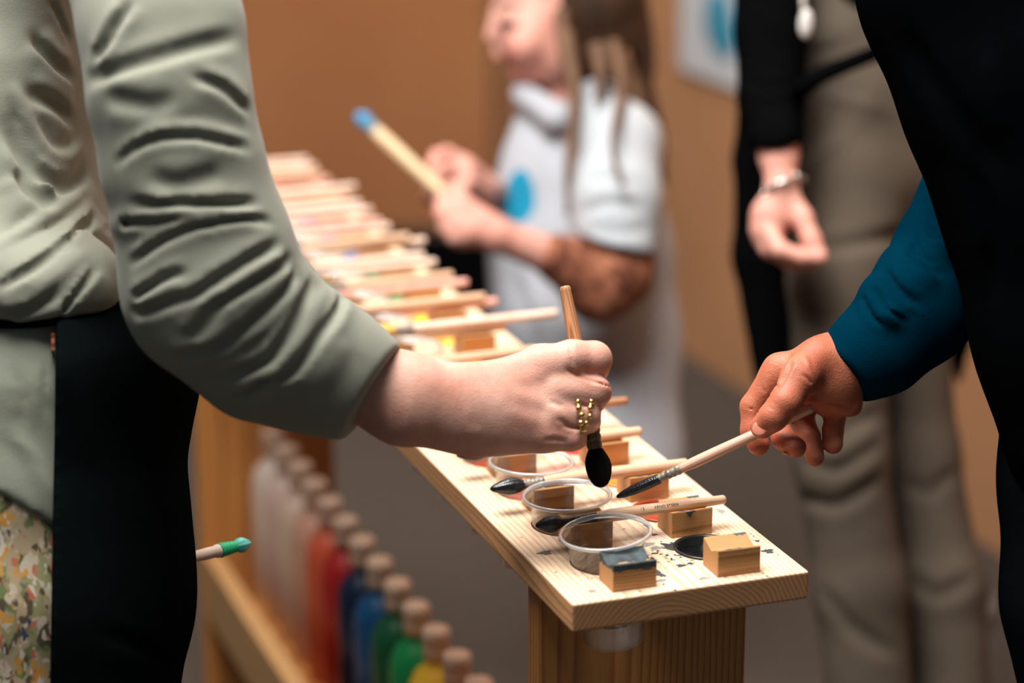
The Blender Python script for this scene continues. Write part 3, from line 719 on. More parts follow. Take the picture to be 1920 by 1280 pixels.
for i, (c, nme) in enumerate([((222, 190, 176), 'pale pink'), ((228, 212, 196), 'off white'), ((226, 208, 188), 'cream')]):
    ro = empty('paint_bottle'); ro.matrix_world = MT @ Matrix.Translation((.1, .435 + .066 * (12 + i) - .0, .206))
    m_ = simple('bottle_' + nme.replace(' ', '_'), srgb(*c), .35, None, 20)
    bm_obj('body', lathe_bm([(0, 0), (.0265, 0), (.029, .003), (.029, .150), (.0275, .163), (.022, .176), (.0145, .183), (.0125, .186), (.0125, .192), (0, .192)], 40), m_, ro, True)
    bm_obj('cap', lathe_bm([(0, .192), (.0135, .1922), (.0138, .204), (.0128, .2075), (.0142, .2085), (.0142, .2205), (.0128, .2235), (0, .2240)], 32), M_CAP, ro, True)
    if ro.matrix_world.translation.y > 99: pass
    tag(ro, '%s paint bottle near the far leg on the lower shelf' % nme, 'bottle', 'paint bottles on the lower shelf')

# ------------------------------------------------------------------ person in the sage sweatshirt
def person(label, loc):
    e = empty('person', loc); tag(e, label, 'person'); return e
def put(name, sc, mat, root, smooth=2, label=None):
    me = sc.mesh(smooth)
    me.transform(root.matrix_basis.inverted())
    o = link(name, me, mat, root)
    if label: o['label'] = label
    return o
LATV = np.array([0, 1, 0.])
pa = person('adult in a sage green sweatshirt and black apron holding a mop brush', (-.34, 1.66, 0))
# body: forearm and hand
hA = Sculpt(.0013)
hA.chain([(640, 700, 1.768, 74), (760, 748, 1.775, 83), (850, 765, 1.785, 76), (905, 766, 1.79, 73)], k=.01, sq=(VIEW, .72))
# palm and back of the hand
hA.chain([(900, 735, 1.792, 46), (1010, 688, 1.802, 40)], k=.014, sq=(VIEW, .62))
hA.chain([(900, 765, 1.79, 50), (1030, 742, 1.800, 44)], k=.014, sq=(VIEW, .62))
hA.chain([(900, 790, 1.79, 52), (1022, 790, 1.796, 44)], k=.014, sq=(VIEW, .62))
hA.chain([(900, 782, 1.795, 60), (1010, 805, 1.800, 40)], k=.014, sq=(VIEW, .8))
# index, middle, ring, little finger: knuckle, middle joint, end joint, tip
hA.chain([(1020, 685, 1.804, 36), (1072, 672, 1.806, 33)], k=.008)
hA.chain([(1072, 671, 1.806, 33), (1113, 674, 1.812, 35)], k=.005)
hA.chain([(1113, 674, 1.812, 35), (1115, 690, 1.836, 27), (1088, 706, 1.850, 24)], k=.002)
hA.chain([(1040, 733, 1.800, 36), (1115, 735, 1.806, 31)], k=.004)
hA.chain([(1115, 735, 1.806, 31), (1112, 748, 1.832, 26), (1088, 755, 1.846, 23)], k=.002)
hA.chain([(1040, 778, 1.796, 34), (1098, 779, 1.803, 28)], k=.004)
hA.chain([(1098, 779, 1.803, 28), (1102, 790, 1.826, 24), (1086, 796, 1.840, 22)], k=.002)
hA.chain([(1020, 812, 1.796, 32), (1070, 820, 1.798, 26)], k=.005)
hA.chain([(1070, 820, 1.798, 26), (1078, 822, 1.818, 22), (1060, 818, 1.832, 20)], k=.002)
# thumb on the far side
hA.chain([(930, 715, 1.815, 40), (1000, 690, 1.850, 30), (1060, 690, 1.864, 26), (1096, 700, 1.866, 23)], k=.01)
hA.folds([([(1062, 690), (1085, 706), (1120, 718), (1146, 728)], 4, .0030), ([(1075, 760), (1100, 760), (1135, 768)], 4, .0028),
          ([(1055, 797), (1078, 802), (1100, 806)], 4, .0030), ([(1068, 642), (1070, 665), (1075, 690)], 4, .0012),
          ([(1020, 826), (1040, 822), (1062, 828)], 5, .0016), ([(912, 702), (925, 718)], 3, .0008),
          ([(960, 738), (1010, 750), (1050, 762)], 16, -.0009), ([(950, 770), (1000, 788), (1040, 798)], 16, -.0007), ([(965, 705), (1030, 705)], 16, -.0007),
          ([(1030, 752), (1055, 764)], 6, .0012), ([(872, 808), (890, 812), (905, 808)], 14, -.0008), ([(1045, 785), (1065, 795)], 5, .0012)])
put('body', hA, M_SKIN_A, pa, 2)
# sweatshirt
sw = Sculpt(.0026)
sq = (VIEW, .8)
sw.chain([(10, -160, 1.91, 182), (0, 200, 1.90, 174), (20, 440, 1.88, 172)], k=.02, sq=(VIEW, 1.6))
sw.chain([(20, 440, 1.88, 172), (70, 510, 1.86, 144)], k=.03, sq=(VIEW, 1.7))
sw.chain([(-120, 520, 1.775, 100), (50, 545, 1.770, 86), (140, 538, 1.775, 78), (150, 520, 1.78, 70)], k=.02)
sw.chain([(10, 545, 1.88, 150)], k=.02, sq=(VIEW, 1.5))
sw.half(at(60, 612, 1.735), (0, 0, -1), .014)
sw.chain([(250, -190, 1.74, 170), (304, 60, 1.70, 150), (318, 180, 1.695, 148), (343, 310, 1.70, 148), (385, 460, 1.712, 150)], k=.012, sq=(VIEW, .82))
sw.chain([(385, 460, 1.712, 150), (400, 545, 1.72, 158), (500, 640, 1.74, 142), (610, 690, 1.757, 117), (712, 738, 1.770, 96)], k=.02, sq=(VIEW, .85))
sw.chain([(230, -190, 1.76, 120), (40, -270, 1.90, 110), (60, -190, 2.04, 120)], k=.04)
sw.chain([(60, -190, 2.04, 130), (70, 200, 2.07, 110), (90, 420, 2.07, 100), (150, 560, 2.00, 84)], k=.02)
e0, e1 = at(750, 652, 1.770), at(652, 818, 1.770)
nn = np.cross(e1 - e0, VIEW + np.array([.12, 0, 0])); nn = nn if nn[0] > 0 else -nn
sw.half(e0, nn, .003)
GV = [([(166, 150), (262, 118), (372, 85), (440, 70)], 16, .0040), ([(363, 145), (415, 162), (464, 208)], 11, .0050), ([(223, 305), (254, 272), (306, 255), (372, 256), (464, 278)], 9, .0056),
      ([(252, 382), (340, 380), (415, 381), (480, 383)], 11, .0065), ([(205, 430), (236, 416), (290, 414), (362, 409)], 9, .0058), ([(247, 493), (290, 459), (344, 430), (416, 415), (466, 408), (505, 418)], 9, .0058),
      ([(250, 560), (290, 534), (322, 513), (350, 513)], 10, .0055), ([(335, 575), (416, 520), (470, 484), (520, 458)], 12, .0060), ([(395, 578), (459, 540), (509, 508), (542, 484)], 11, .0060), ([(425, 636), (480, 592), (523, 552), (556, 512)], 11, .0056),
      ([(400, 716), (505, 675), (545, 617), (563, 574), (586, 526)], 12, .0058), ([(490, 722), (552, 694), (595, 631), (631, 588), (642, 552)], 11, .0058), ([(445, 748), (487, 712), (523, 688)], 9, .0050), ([(330, 672), (400, 650), (440, 628)], 12, .0050),
      ([(246, 5), (208, 68), (182, 112)], 12, .0060), ([(250, 585), (300, 575), (350, 556)], 12, .0040), ([(350, 640), (390, 600), (420, 560)], 16, .003), ([(280, 330), (330, 350), (420, 320)], 22, .003), ([(200, 180), (290, 200), (330, 180)], 20, .003),
      ([(0, 540), (59, 505), (104, 475), (142, 440), (176, 405)], 10, .0080), ([(104, 595), (134, 561), (160, 532), (182, 500)], 8, .0062), ([(5, 590), (59, 581), (108, 550)], 11, .0056), ([(30, 318), (60, 360), (98, 386)], 22, .0080),
      ([(52, 172), (98, 193), (134, 226)], 16, .0062), ([(62, 72), (98, 119), (134, 142)], 15, .0080), ([(95, 0), (128, 80)], 9, .0040),
      ([(18, 240), (45, 300), (95, 345), (140, 350), (164, 318)], 20, .0080), ([(30, 170), (60, 245), (90, 290), (125, 300), (152, 272)], 12, -.0060), ([(0, 460), (59, 424), (119, 388), (165, 340)], 11, -.0060), ([(60, 545), (110, 515), (160, 470)], 16, -.004),
      ([(230, 290), (290, 238), (380, 236), (465, 262)], 9, -.0030), ([(250, 475), (300, 438), (370, 412)], 9, -.0030), ([(300, 590), (380, 560), (460, 510), (520, 478)], 9, -.003), ([(430, 660), (500, 610), (540, 560), (560, 500)], 9, -.003), ([(510, 690), (565, 640), (592, 580), (612, 540)], 10, -.003), ([(560, 740), (610, 690), (640, 630)], 30, -.002),
      ([(0, 640), (70, 620), (140, 615), (200, 585)], 6, .003)]
sw.folds(GV, 1.45)
put('sweatshirt', sw, M_SAGE, pa, 2, 'sage green sweatshirt with a pushed-up sleeve')
# lower clothes: shirt tail, floral trousers, black apron wrapped over them
def hips(sc, grow, far=0.0):
    c = [(50, 560, 1.86 + far, 190 + grow), (60, 720, 1.86 + far, 222 + grow), (60, 900, 1.86 + far, 222 + grow), (60, 1100, 1.86 + far, 215 + grow), (60, 1330, 1.86 + far, 205 + grow)]
    sc.chain(c, k=.02, sq=(VIEW, 1.22)); return sc
tr = Sculpt(.005); hips(tr, 0); tr.half(at(0, 700, 1.8), (0, 0, 1), .002)
fz = at(60, 1330, 1.86)
for dx, dy in ((-.03, -.05), (.03, .06)): tr.cap(fz + [dx * .5, dy * .6, -.12], (fz[0] + dx, fz[1] + dy, .05), .070, .050, .02)
put('trousers', tr, M_FLORAL, pa, 2, 'paint-spattered floral trousers')
for dx, dy in ((-.03, -.05), (.03, .06)):
    sh = Sculpt(.005); sh.cap((fz[0] + dx, fz[1] + dy, .035), (fz[0] + dx + .13, fz[1] + dy + .02, .03), .035, .032, .02); sh.half((0, 0, 0.001), (0, 0, -1)); put('shoe', sh, M_BLACK, pa)
tl = Sculpt(.0035); hips(tl, 7); tl.half(at(0, 625, 1.74), (0, 0, 1), .002)
q0, q1 = at(0, 925, 1.62), at(110, 992, 1.62); nv = np.cross(q1 - q0, at(50, 960, 1.0) - [0, 0, CAMZ]); nv = nv if nv[2] < 0 else -nv
tl.half(q0, nv, .002)
tl.folds([([(30, 690), (45, 740), (40, 800)], 10, .002), ([(88, 680), (84, 720), (92, 780)], 8, .003), ([(10, 800), (60, 850), (90, 930)], 14, -.002)])
put('shirt_tail', tl, M_SAGE_T, pa, 2, 'sage shirt tail hanging below the apron strap')
ap = Sculpt(.0032)
c = [(60, 560, 1.86, 212), (98, 700, 1.86, 264), (86, 860, 1.86, 246), (96, 1000, 1.86, 250), (104, 1120, 1.86, 250), (88, 1200, 1.86, 240), (80, 1330, 1.86, 236), (78, 1700, 1.86, 236)]
ap.chain(c, k=.02, sq=(VIEW, 1.22)); ap.half(at(0, 600, 1.74), (0, 0, 1), .002)
q0, q1 = at(104, 660, 1.62), at(94, 1290, 1.62); nv = np.cross(q1 - q0, at(99, 900, 1.0) - [0, 0, CAMZ]); nv = nv if nv[0] < 0 else -nv
ap.half(q0, nv, .0015)
ap.folds([([(150, 720), (200, 900), (280, 1180)], 22, -.003), ([(250, 900), (300, 1060), (340, 1200)], 18, -.003), ([(122, 640), (124, 900), (112, 1270)], 3, -.0008), ([(180, 1180), (260, 1210), (330, 1260)], 16, .003)])
put('apron', ap, M_APRON, pa, 2, 'black denim apron with a brown seam')
bd = Sculpt(.0035); bd.chain([(56, 590, 1.86, 202), (60, 640, 1.86, 224)], k=.005, sq=(VIEW, 1.22)); bd.half(at(0, 598, 1.74), (0, 0, 1), .001); bd.half(at(0, 660, 1.74), (0.1, 0, -1), .001); bd.half(at(120, 500, 1.62), (1, 0, 0), .001)
put('waist_strap', bd, M_APRON, pa, 2)
sm = tube_bm([ap.hit(100 + i * .0, 625 + i * 9) + np.array([0, -.001, 0]) for i in range(5)], .0012)
o = bm_obj('seam_stitch', sm, simple('brown_thread', srgb(130, 62, 30), .7), pa); o.data.transform(pa.matrix_basis.inverted())
# rings
def ring(name, c, ax, rad, thick, mat, root, beads=0, flat=.8):
    bm = bmesh.new(); M = axis_matrix(c, Vector(c) + Vector(ax)); n = 40
    tube = []
    for k in range(n):
        a = 2 * math.pi * k / n; p = M @ Vector((rad * math.cos(a), rad * math.sin(a), 0)); tn = (M.to_3x3() @ Vector((-math.sin(a), math.cos(a), 0))); q = tn.to_track_quat('Z', 'Y')
        tube.append([bm.verts.new(p + q @ Vector((thick * math.cos(2 * math.pi * j / 8), thick * math.sin(2 * math.pi * j / 8), 0))) for j in range(8)])
    for k in range(n):
        for j in range(8): bm.faces.new((tube[k][j], tube[k][(j + 1) % 8], tube[(k + 1) % n][(j + 1) % 8], tube[(k + 1) % n][j]))
    for k in range(beads):
        g_ = 1.5 if beads > 10 else 1.0
        a = 2 * math.pi * k / beads; p = M @ Vector((rad * 1.06 * math.cos(a), rad * 1.06 * math.sin(a), (.6 if k % 2 else -.6) * thick))
        bmesh.ops.create_icosphere(bm, subdivisions=2, radius=thick * 1.5 * g_, matrix=Matrix.Translation(p))
    o = bm_obj(name, bm, mat, root, True); o.data.transform(root.matrix_basis.inverted()); return o
fx = np.array(at(1098, 779, 1.803) - at(1040, 778, 1.796)); 
ring('ring', at(1080, 781, 1.7985), fx + np.array([.0, 0, .004]), .0136, .0011, M_GOLD, pa, 16)['label'] = 'gold beaded ring'
ring('ring', at(1092, 776, 1.8015), fx + np.array([.0, 0, -.006]), .0136, .0010, M_GOLD, pa, 15)['label'] = 'gold ring of small nuggets'

def head(root, skin_mat, hair_mat, neck0, c, face, hair_long=.0, sculpt=None):
    """neck, skull, jaw, nose, ears and lips added to a body; hair and eyes as children"""
    c = np.asarray(c, float); f = np.asarray(face, float); f /= np.linalg.norm(f)
    sd = np.cross([0, 0, 1], f); sd /= np.linalg.norm(sd); up = np.cross(f, sd)
    P = lambda a, b_, z: c + f * a + sd * b_ + up * z
    S_ = Sculpt(.004)
    S_.cap(neck0, P(-.02, 0, -.05), .056, .047, .02)
    S_.cap(P(-.022, 0, .045), P(.015, 0, .035), .082, .074, .03); S_.cap(P(.012, 0, -.02), P(.035, 0, -.075), .060, .030, .03)
    S_.cap(P(.085, 0, .012), P(.102, 0, -.022), .008, .012, .012); S_.cap(P(.078, -.018, -.053), P(.078, .018, -.053), .008, .008, .008)
    S_.cap(P(.070, 0, -.090), P(.055, 0, -.092), .016, .02, .015)
    for q in (-1, 1):
        S_.cap(P(-.01, q * .078, .012), P(-.012, q * .080, -.020), .013, .010, .006, sq=(sd, .5))
        S_.cap(P(.092, q * .032, .022), P(.096, q * .032, .022), .014, .014, .01, cut=True)
    put('head', S_, skin_mat, root, 1)
    for q in (-1, 1):
        bm = bmesh.new(); bmesh.ops.create_uvsphere(bm, u_segments=16, v_segments=10, radius=.0115, matrix=Matrix.Translation(Vector(P(.071, q * .031, .020))))
        bm.transform(root.matrix_basis.inverted()); bm_obj('eye', bm, simple('eye_brown', srgb(90, 62, 48), .2), root, True)
    H = Sculpt(.005); H.cap(P(-.026, 0, .052), P(.010, 0, .050), .093, .084, .03)
    if hair_long: H.cap(P(-.06, 0, .02), P(-.085, 0, -hair_long), .070, .040, .03)
    H.cap(P(.100, 0, -.04), P(.085, 0, -.02), .082, .075, .012, cut=True); H.half(P(0, 0, -.03 - hair_long), -up, .01)
    put('hair', H, hair_mat, root, 1)
head(pa, M_SKIN_A, M_HAIR, at(20, -330, 1.90), at(60, -330, 1.90) + [.02, 0, .175], (1, .05, -.45), .10)
# ------------------------------------------------------------------ man at the right: black jacket, teal sleeve
pb = person('adult in a black jacket and teal sleeve leaning in with a slim brush', (.50, 1.86, 0))
hB = Sculpt(.0012)
hB.chain([(1640, 650, 1.87, 60), (1560, 690, 1.865, 58), (1535, 705, 1.862, 56)], k=.01, sq=(VIEW, .8))
# back of the hand and palm
hB.chain([(1535, 690, 1.866, 46), (1462, 700, 1.872, 30)], k=.012, sq=(VIEW, .7))
hB.chain([(1545, 705, 1.870, 50), (1490, 722, 1.882, 32)], k=.012, sq=(VIEW, .7))
hB.chain([(1560, 715, 1.872, 44), (1545, 748, 1.882, 28)], k=.012)
hB.chain([(1575, 722, 1.868, 36), (1570, 752, 1.876, 24)], k=.012)
# index
hB.chain([(1462, 692, 1.874, 30), (1412, 762, 1.877, 24)], k=.008)
hB.chain([(1412, 762, 1.877, 24), (1411, 806, 1.873, 22), (1422, 833, 1.871, 21)], k=.003)
# thumb, nearest the camera
hB.chain([(1532, 672, 1.855, 34), (1500, 706, 1.842, 33), (1472, 754, 1.830, 29)], k=.008)
hB.chain([(1472, 754, 1.830, 29), (1450, 781, 1.830, 26.5), (1429, 800, 1.835, 22.5)], k=.004)
# middle
hB.chain([(1480, 712, 1.884, 28), (1456, 790, 1.886, 24)], k=.004)
hB.chain([(1456, 790, 1.886, 24), (1470, 822, 1.868, 23), (1492, 838, 1.858, 20)], k=.002)
# ring
hB.chain([(1510, 725, 1.888, 26), (1505, 785, 1.890, 22)], k=.004)
hB.chain([(1505, 785, 1.890, 22), (1518, 818, 1.878, 20), (1528, 856, 1.874, 18)], k=.002)
# little
hB.chain([(1548, 742, 1.884, 27), (1566, 778, 1.884, 21)], k=.004)
hB.chain([(1566, 778, 1.884, 21), (1562, 806, 1.880, 20), (1562, 832, 1.876, 19)], k=.002)
# heel of the hand
hB.chain([(1570, 738, 1.868, 30), (1598, 762, 1.866, 18)], k=.01)
hB.folds([([(1484, 678), (1478, 700), (1462, 722)], 6, .0022), ([(1440, 700), (1456, 722), (1462, 730)], 3, .0012), ([(1424, 722), (1445, 745)], 3, .0010), ([(1393, 760), (1412, 768), (1424, 773)], 2.6, .0013),
          ([(1500, 700), (1520, 712), (1522, 740)], 4, .0014), ([(1430, 746), (1446, 752), (1452, 758)], 2.5, .0007), ([(1440, 762), (1452, 768)], 2.5, .0006), ([(1410, 795), (1422, 792)], 2.5, .0006),
          ([(1545, 783), (1562, 785), (1586, 790)], 2.5, .0010), ([(1542, 806), (1560, 806), (1580, 812)], 2.5, .0010), ([(1500, 805), (1516, 803), (1530, 808)], 2.5, .0010), ([(1520, 755), (1550, 752), (1590, 762)], 5, .0016), ([(1508, 666), (1520, 690)], 5, -.001), ([(1490, 686), (1476, 714)], 4, -.001)])
put('body', hB, M_SKIN_B, pb, 1)
def nail(root, c, nrm, along, L, Wd, mat=M_NAIL):
    nrm = Vector(nrm).normalized(); al = Vector(along).normalized(); al = (al - nrm * al.dot(nrm)).normalized(); sd = nrm.cross(al)
    bm = bmesh.new(); bmesh.ops.create_uvsphere(bm, u_segments=24, v_segments=12, radius=1)
    M3 = Matrix((sd * Wd, al * L, nrm * .0009)).transposed().to_4x4(); M3.translation = Vector(c)
    bm.transform(M3); o = bm_obj('fingernail', bm, mat, root, True); o.data.transform(root.matrix_basis.inverted())
nail(pb, hB.hit(1425, 802) + VIEW * .0003, -VIEW + np.array([-.25, 0, .35]), at(1423, 799, 1.84) - at(1450, 776, 1.84), .0066, .0058)
nail(pb, hB.hit(1477, 852) + VIEW * .0004, -VIEW * .3 + np.array([-.2, 0, -.9]), at(1492, 846, 1.84) - at(1466, 846, 1.84), .005, .0042)
sl = Sculpt(.0024)
sl.chain([(1568, 702, 1.866, 70), (1650, 650, 1.868, 88), (1720, 580, 1.872, 104), (1790, 480, 1.91, 114), (1860, 330, 1.97, 120)], k=.01, sq=(VIEW, .85))
e0, e1 = at(1507, 632, 1.866), at(1636, 768, 1.866)
nn = np.cross(e1 - e0, VIEW + np.array([-.35, 0, -.15])); nn = nn if nn[0] < 0 else -nn
sl.half(e0, nn, .003)
sl.chain([(1640, 548, 1.862, 22), (1668, 590, 1.838, 16)], k=.012); sl.chain([(1690, 492, 1.875, 30), (1722, 530, 1.845, 20)], k=.014); sl.chain([(1742, 434, 1.89, 30), (1770, 470, 1.86, 22)], k=.014)
sl.folds([([(1618, 556), (1630, 590), (1655, 612)], 6, .004), ([(1635, 540), (1660, 580), (1700, 605)], 6, .0045), ([(1640, 530), (1680, 565), (1735, 590)], 5, -.003), ([(1622, 548), (1640, 580)], 4, -.003), ([(1700, 468), (1720, 490), (1770, 520)], 10, .004), ([(1738, 420), (1752, 445), (1790, 455)], 8, .006), ([(1690, 480), (1740, 500)], 8, -.002), ([(1660, 505), (1680, 540), (1720, 570)], 8, .004), ([(1712, 452), (1725, 480), (1750, 500)], 8, .004)], 1.05)
put('sleeve', sl, M_TEAL, pb, 2, 'teal knit sweater sleeve')
jk = Sculpt(.005)
jk.chain([(1850, -300, 1.83, 240), (1868, -40, 1.83, 252), (1955, 160, 1.82, 258), (2030, 350, 1.82, 262), (2085, 600, 1.82, 255), (2115, 780, 1.82, 240)], k=.02, sq=(VIEW, 1.0))
jk.chain([(1850, -250, 1.80, 110), (1830, -350, 1.88, 110), (1960, -280, 2.04, 110)], k=.04)
jk.chain([(1960, -280, 2.04, 120), (2060, 100, 2.06, 110), (2120, 420, 2.04, 96), (2060, 620, 2.0, 80)], k=.02)
jk.folds([([(1690, 60), (1780, 200), (1880, 330)], 30, .006), ([(1820, 300), (1860, 420), (1870, 560)], 24, .006), ([(1850, 100), (1880, 250)], 26, -.005)])
put('jacket', jk, M_NAVY, pb, 2, 'black jacket')
tr = Sculpt(.006); tr.chain([(2122, 760, 1.87, 236), (2117, 900, 1.87, 232), (2130, 1120, 1.87, 240), (2155, 1280, 1.87, 226), (2150, 1400, 1.87, 220)], k=.02, sq=(VIEW, 1.15))
fz = at(2150, 1400, 1.87)
for dx in (-.03, .06): tr.cap(fz, (fz[0] + dx, fz[1], .05), .075, .055, .02)
put('trousers', tr, simple('black_trousers', (.0028, .0038, .0045, 1), .95, None, 20, .2, 400, spec=.0), pb, 2, 'black trousers')
for dx in (-.03, .06):
    sh = Sculpt(.005); sh.cap((fz[0] + dx, fz[1], .035), (fz[0] + dx - .13, fz[1] + .02, .03), .035, .032, .02); sh.half((0, 0, 0.001), (0, 0, -1)); put('shoe', sh, M_BLACK, pb)

head(pb, M_SKIN_B, simple('grey_brown_hair', srgb(92, 80, 70), .6), at(1830, -420, 1.88), at(1790, -420, 1.88) + [-.03, 0, .165], (-1, .02, -.5))
# ------------------------------------------------------------------ woman behind: black cardigan, taupe trousers
wx = at(1620, 640, 2.72)
pc = person('adult in a black cardigan and taupe trousers with a silver bracelet', (wx[0], wx[1], 0))
tr = Sculpt(.005)
tr.chain([(1588, 60, 2.74, 95), (1610, 200, 2.74, 108), (1630, 330, 2.74, 122)], k=.02, sq=(VIEW, .7))
tr.chain([(1600, 360, 2.72, 108), (1578, 520, 2.70, 96), (1575, 850, 2.69, 86), (1612, 1100, 2.70, 84), (1640, 1400, 2.70, 80)], k=.02)
tr.chain([(1670, 360, 2.78, 104), (1682, 560, 2.80, 92), (1715, 850, 2.80, 80), (1765, 1100, 2.78, 78), (1790, 1400, 2.76, 74)], k=.02)
f1, f2 = at(1640, 1400, 2.70), at(1790, 1400, 2.76)
for f_ in (f1, f2): tr.cap(f_, (f_[0], f_[1], .06), .048, .05, .01)
tr.folds([([(1500, 860), (1570, 885), (1650, 830)], 14, .006), ([(1495, 930), (1570, 950), (1655, 890)], 14, .006), ([(1500, 820), (1560, 820), (1650, 770)], 14, .005), ([(1520, 470), (1600, 460), (1690, 440)], 16, .007), ([(1662, 470), (1665, 700), (1668, 1000)], 8, .008), ([(1700, 900), (1740, 930), (1790, 880)], 14, .005), ([(1700, 1080), (1760, 1120), (1830, 1080)], 16, .006), ([(1540, 1100), (1600, 1180), (1680, 1230)], 16, .005), ([(1540, 180), (1600, 190), (1680, 215)], 12, -.004)])
put('trousers', tr, M_TROU, pc, 2, 'taupe trousers')
for f_ in (f1, f2):
    sh = Sculpt(.006); sh.cap((f_[0], f_[1], .04), (f_[0] - .02, f_[1] - .14, .035), .042, .036, .02); sh.half((0, 0, 0.001), (0, 0, -1)); put('shoe', sh, M_BLACK, pc)
tp = Sculpt(.005); tp.chain([(1570, -80, 2.74, 92), (1566, 60, 2.74, 84), (1568, 78, 2.74, 78)], k=.01, sq=(VIEW, .8)); tp.half(at(1560, 118, 2.62), (.15, 0, -1), .003)
put('top', tp, simple('taupe_top', srgb(94, 84, 72), .9, None, 20, .2, 400), pc, 2, 'taupe ribbed top')
cg = Sculpt(.005)
cg.chain([(1444, -230, 2.68, 72), (1446, 60, 2.66, 68), (1446, 190, 2.64, 62), (1456, 262, 2.61, 54)], k=.01); cg.half(at(1456, 268, 2.62), (0.15, 0, -1), .004)
cg.chain([(1590, -260, 2.74, 150), (1620, -60, 2.74, 112), (1690, 0, 2.76, 70)], k=.02, sq=(VIEW, .8))
cg.chain([(1450, 60, 2.78, 60), (1438, 300, 2.80, 62), (1436, 480, 2.80, 62), (1452, 700, 2.80, 42)], k=.01, sq=(VIEW, .6))
cg.chain([(1780, 400, 2.86, 60), (1795, 640, 2.86, 24), (1797, 715, 2.86, 8)], k=.01)
cg.folds([([(1400, 150), (1440, 170), (1490, 160)], 9, .005), ([(1395, 190), (1430, 200), (1480, 195)], 9, .002), ([(1420, 320), (1410, 480), (1430, 640)], 12, .006)])
put('cardigan', cg, M_BLACK, pc, 2, 'long black cardigan')
st = tube_bm([at(1490, 175, 2.60), at(1540, 140, 2.585), at(1590, 120, 2.60), at(1650, 96, 2.64)], [.010, .010, .009, .009], 10)
o = bm_obj('belt', st, M_BLACK, pc, True); o.data.transform(pc.matrix_basis.inverted())
ly = tube_bm([at(1503, -60, 2.60), at(1507, 20, 2.59)], .003, 8); bmesh.ops.create_icosphere(ly, subdivisions=3, radius=.0095, matrix=Matrix.Translation(Vector(at(1511, 45, 2.585))) @ Matrix.Diagonal((.8, .5, 1.7, 1)))
o = bm_obj('lanyard', ly, M_WHITE, pc, True); o.data.transform(pc.matrix_basis.inverted()); o['label'] = 'white lanyard with a small tag'
hC = Sculpt(.0022)
hC.chain([(1450, 60, 2.66, 30), (1458, 220, 2.62, 34), (1460, 290, 2.61, 35), (1466, 352, 2.60, 27)], k=.01)
hC.chain([(1466, 352, 2.60, 28), (1446, 405, 2.60, 34), (1440, 430, 2.60, 32)], k=.01, sq=(VIEW, .75))
hC.chain([(1430, 432, 2.60, 20), (1442, 464, 2.595, 18), (1482, 488, 2.59, 16), (1520, 492, 2.585, 14)], k=.006)
hC.chain([(1440, 432, 2.59, 18), (1462, 468, 2.575, 16), (1505, 482, 2.57, 14), (1538, 484, 2.57, 12)], k=.004)
hC.chain([(1436, 426, 2.62, 18), (1440, 458, 2.615, 16), (1478, 476, 2.61, 15), (1512, 474, 2.60, 13)], k=.004)
hC.chain([(1426, 418, 2.63, 17), (1428, 448, 2.63, 15), (1460, 472, 2.63, 13), (1490, 480, 2.62, 12)], k=.004)
hC.chain([(1478, 370, 2.60, 22), (1504, 408, 2.59, 19), (1522, 450, 2.58, 17), (1536, 476, 2.575, 14)], k=.006)
put('body', hC, M_SKIN_C, pc, 1)
ring('bracelet', at(1467, 350, 2.60), at(1466, 352, 2.60) - at(1460, 290, 2.61) + np.array([.012, 0, 0]), .0215, .0022, M_SILVER, pc, 9)['label'] = 'silver beaded bracelet'

head(pc, M_SKIN_C, M_HAIR, at(1600, -380, 2.74), at(1590, -380, 2.74) + [-.01, 0, .20], (-.9, -.1, -.35), .12)
# ------------------------------------------------------------------ child at the far side of the table
gx = at(1095, 640, 3.1)
pd = person('small child in a white smock with a blue blot holding up a brush', (gx[0], gx[1], 0))
g = Sculpt(.0035)
g.chain([(1075, 0, 3.12, 122), (1062, 30, 3.12, 112)], k=.02)                                   # skull
g.chain([(1010, 0, 3.09, 82), (1000, 60, 3.085, 70), (1010, 100, 3.085, 56)], k=.02)              # face
g.chain([(1035, 100, 3.085, 56), (988, 128, 3.085, 28), (978, 136, 3.085, 19)], k=.014)             # jaw and chin
g.chain([(935, 20, 3.08, 14), (917, 70, 3.08, 9)], k=.010)                                        # nose
g.chain([(930, 96, 3.08, 9), (936, 106, 3.08, 10)], k=.006)                                       # lips
g.chain([(980, 85, 3.05, 36)], k=.015)                                                            # cheek
g.chain([(1040, 120, 3.12, 48), (1055, 200, 3.12, 50)], k=.012)                                   # neck
g.fold([at(940, 46, 3.03), at(962, 48, 3.03)], .008, .004)
g.fold([at(926, 101, 3.06), at(945, 103, 3.05)], .003, .002)
# near arm and hand
g.chain([(1120, 520, 2.96, 46), (1040, 484, 2.93, 37), (930, 440, 2.90, 30), (905, 428, 2.90, 30)], k=.01)
g.chain([(905, 428, 2.90, 34), (862, 400, 2.90, 38)], k=.012, sq=(VIEW, .75))
g.chain([(868, 436, 2.89, 30), (850, 425, 2.89, 26)], k=.010)
g.chain([(848, 410, 2.90, 17), (832, 385, 2.90, 14), (838, 362, 2.92, 12)], k=.006)
g.chain([(855, 425, 2.88, 17), (828, 402, 2.88, 14), (826, 378, 2.90, 12)], k=.005)
g.chain([(862, 440, 2.89, 17), (836, 428, 2.88, 14), (828, 404, 2.90, 12)], k=.005)
g.chain([(872, 448, 2.90, 15), (850, 446, 2.88, 13), (838, 428, 2.90, 11)], k=.005)
g.chain([(880, 392, 2.92, 18), (862, 368, 2.94, 15), (846, 356, 2.95, 12)], k=.006)
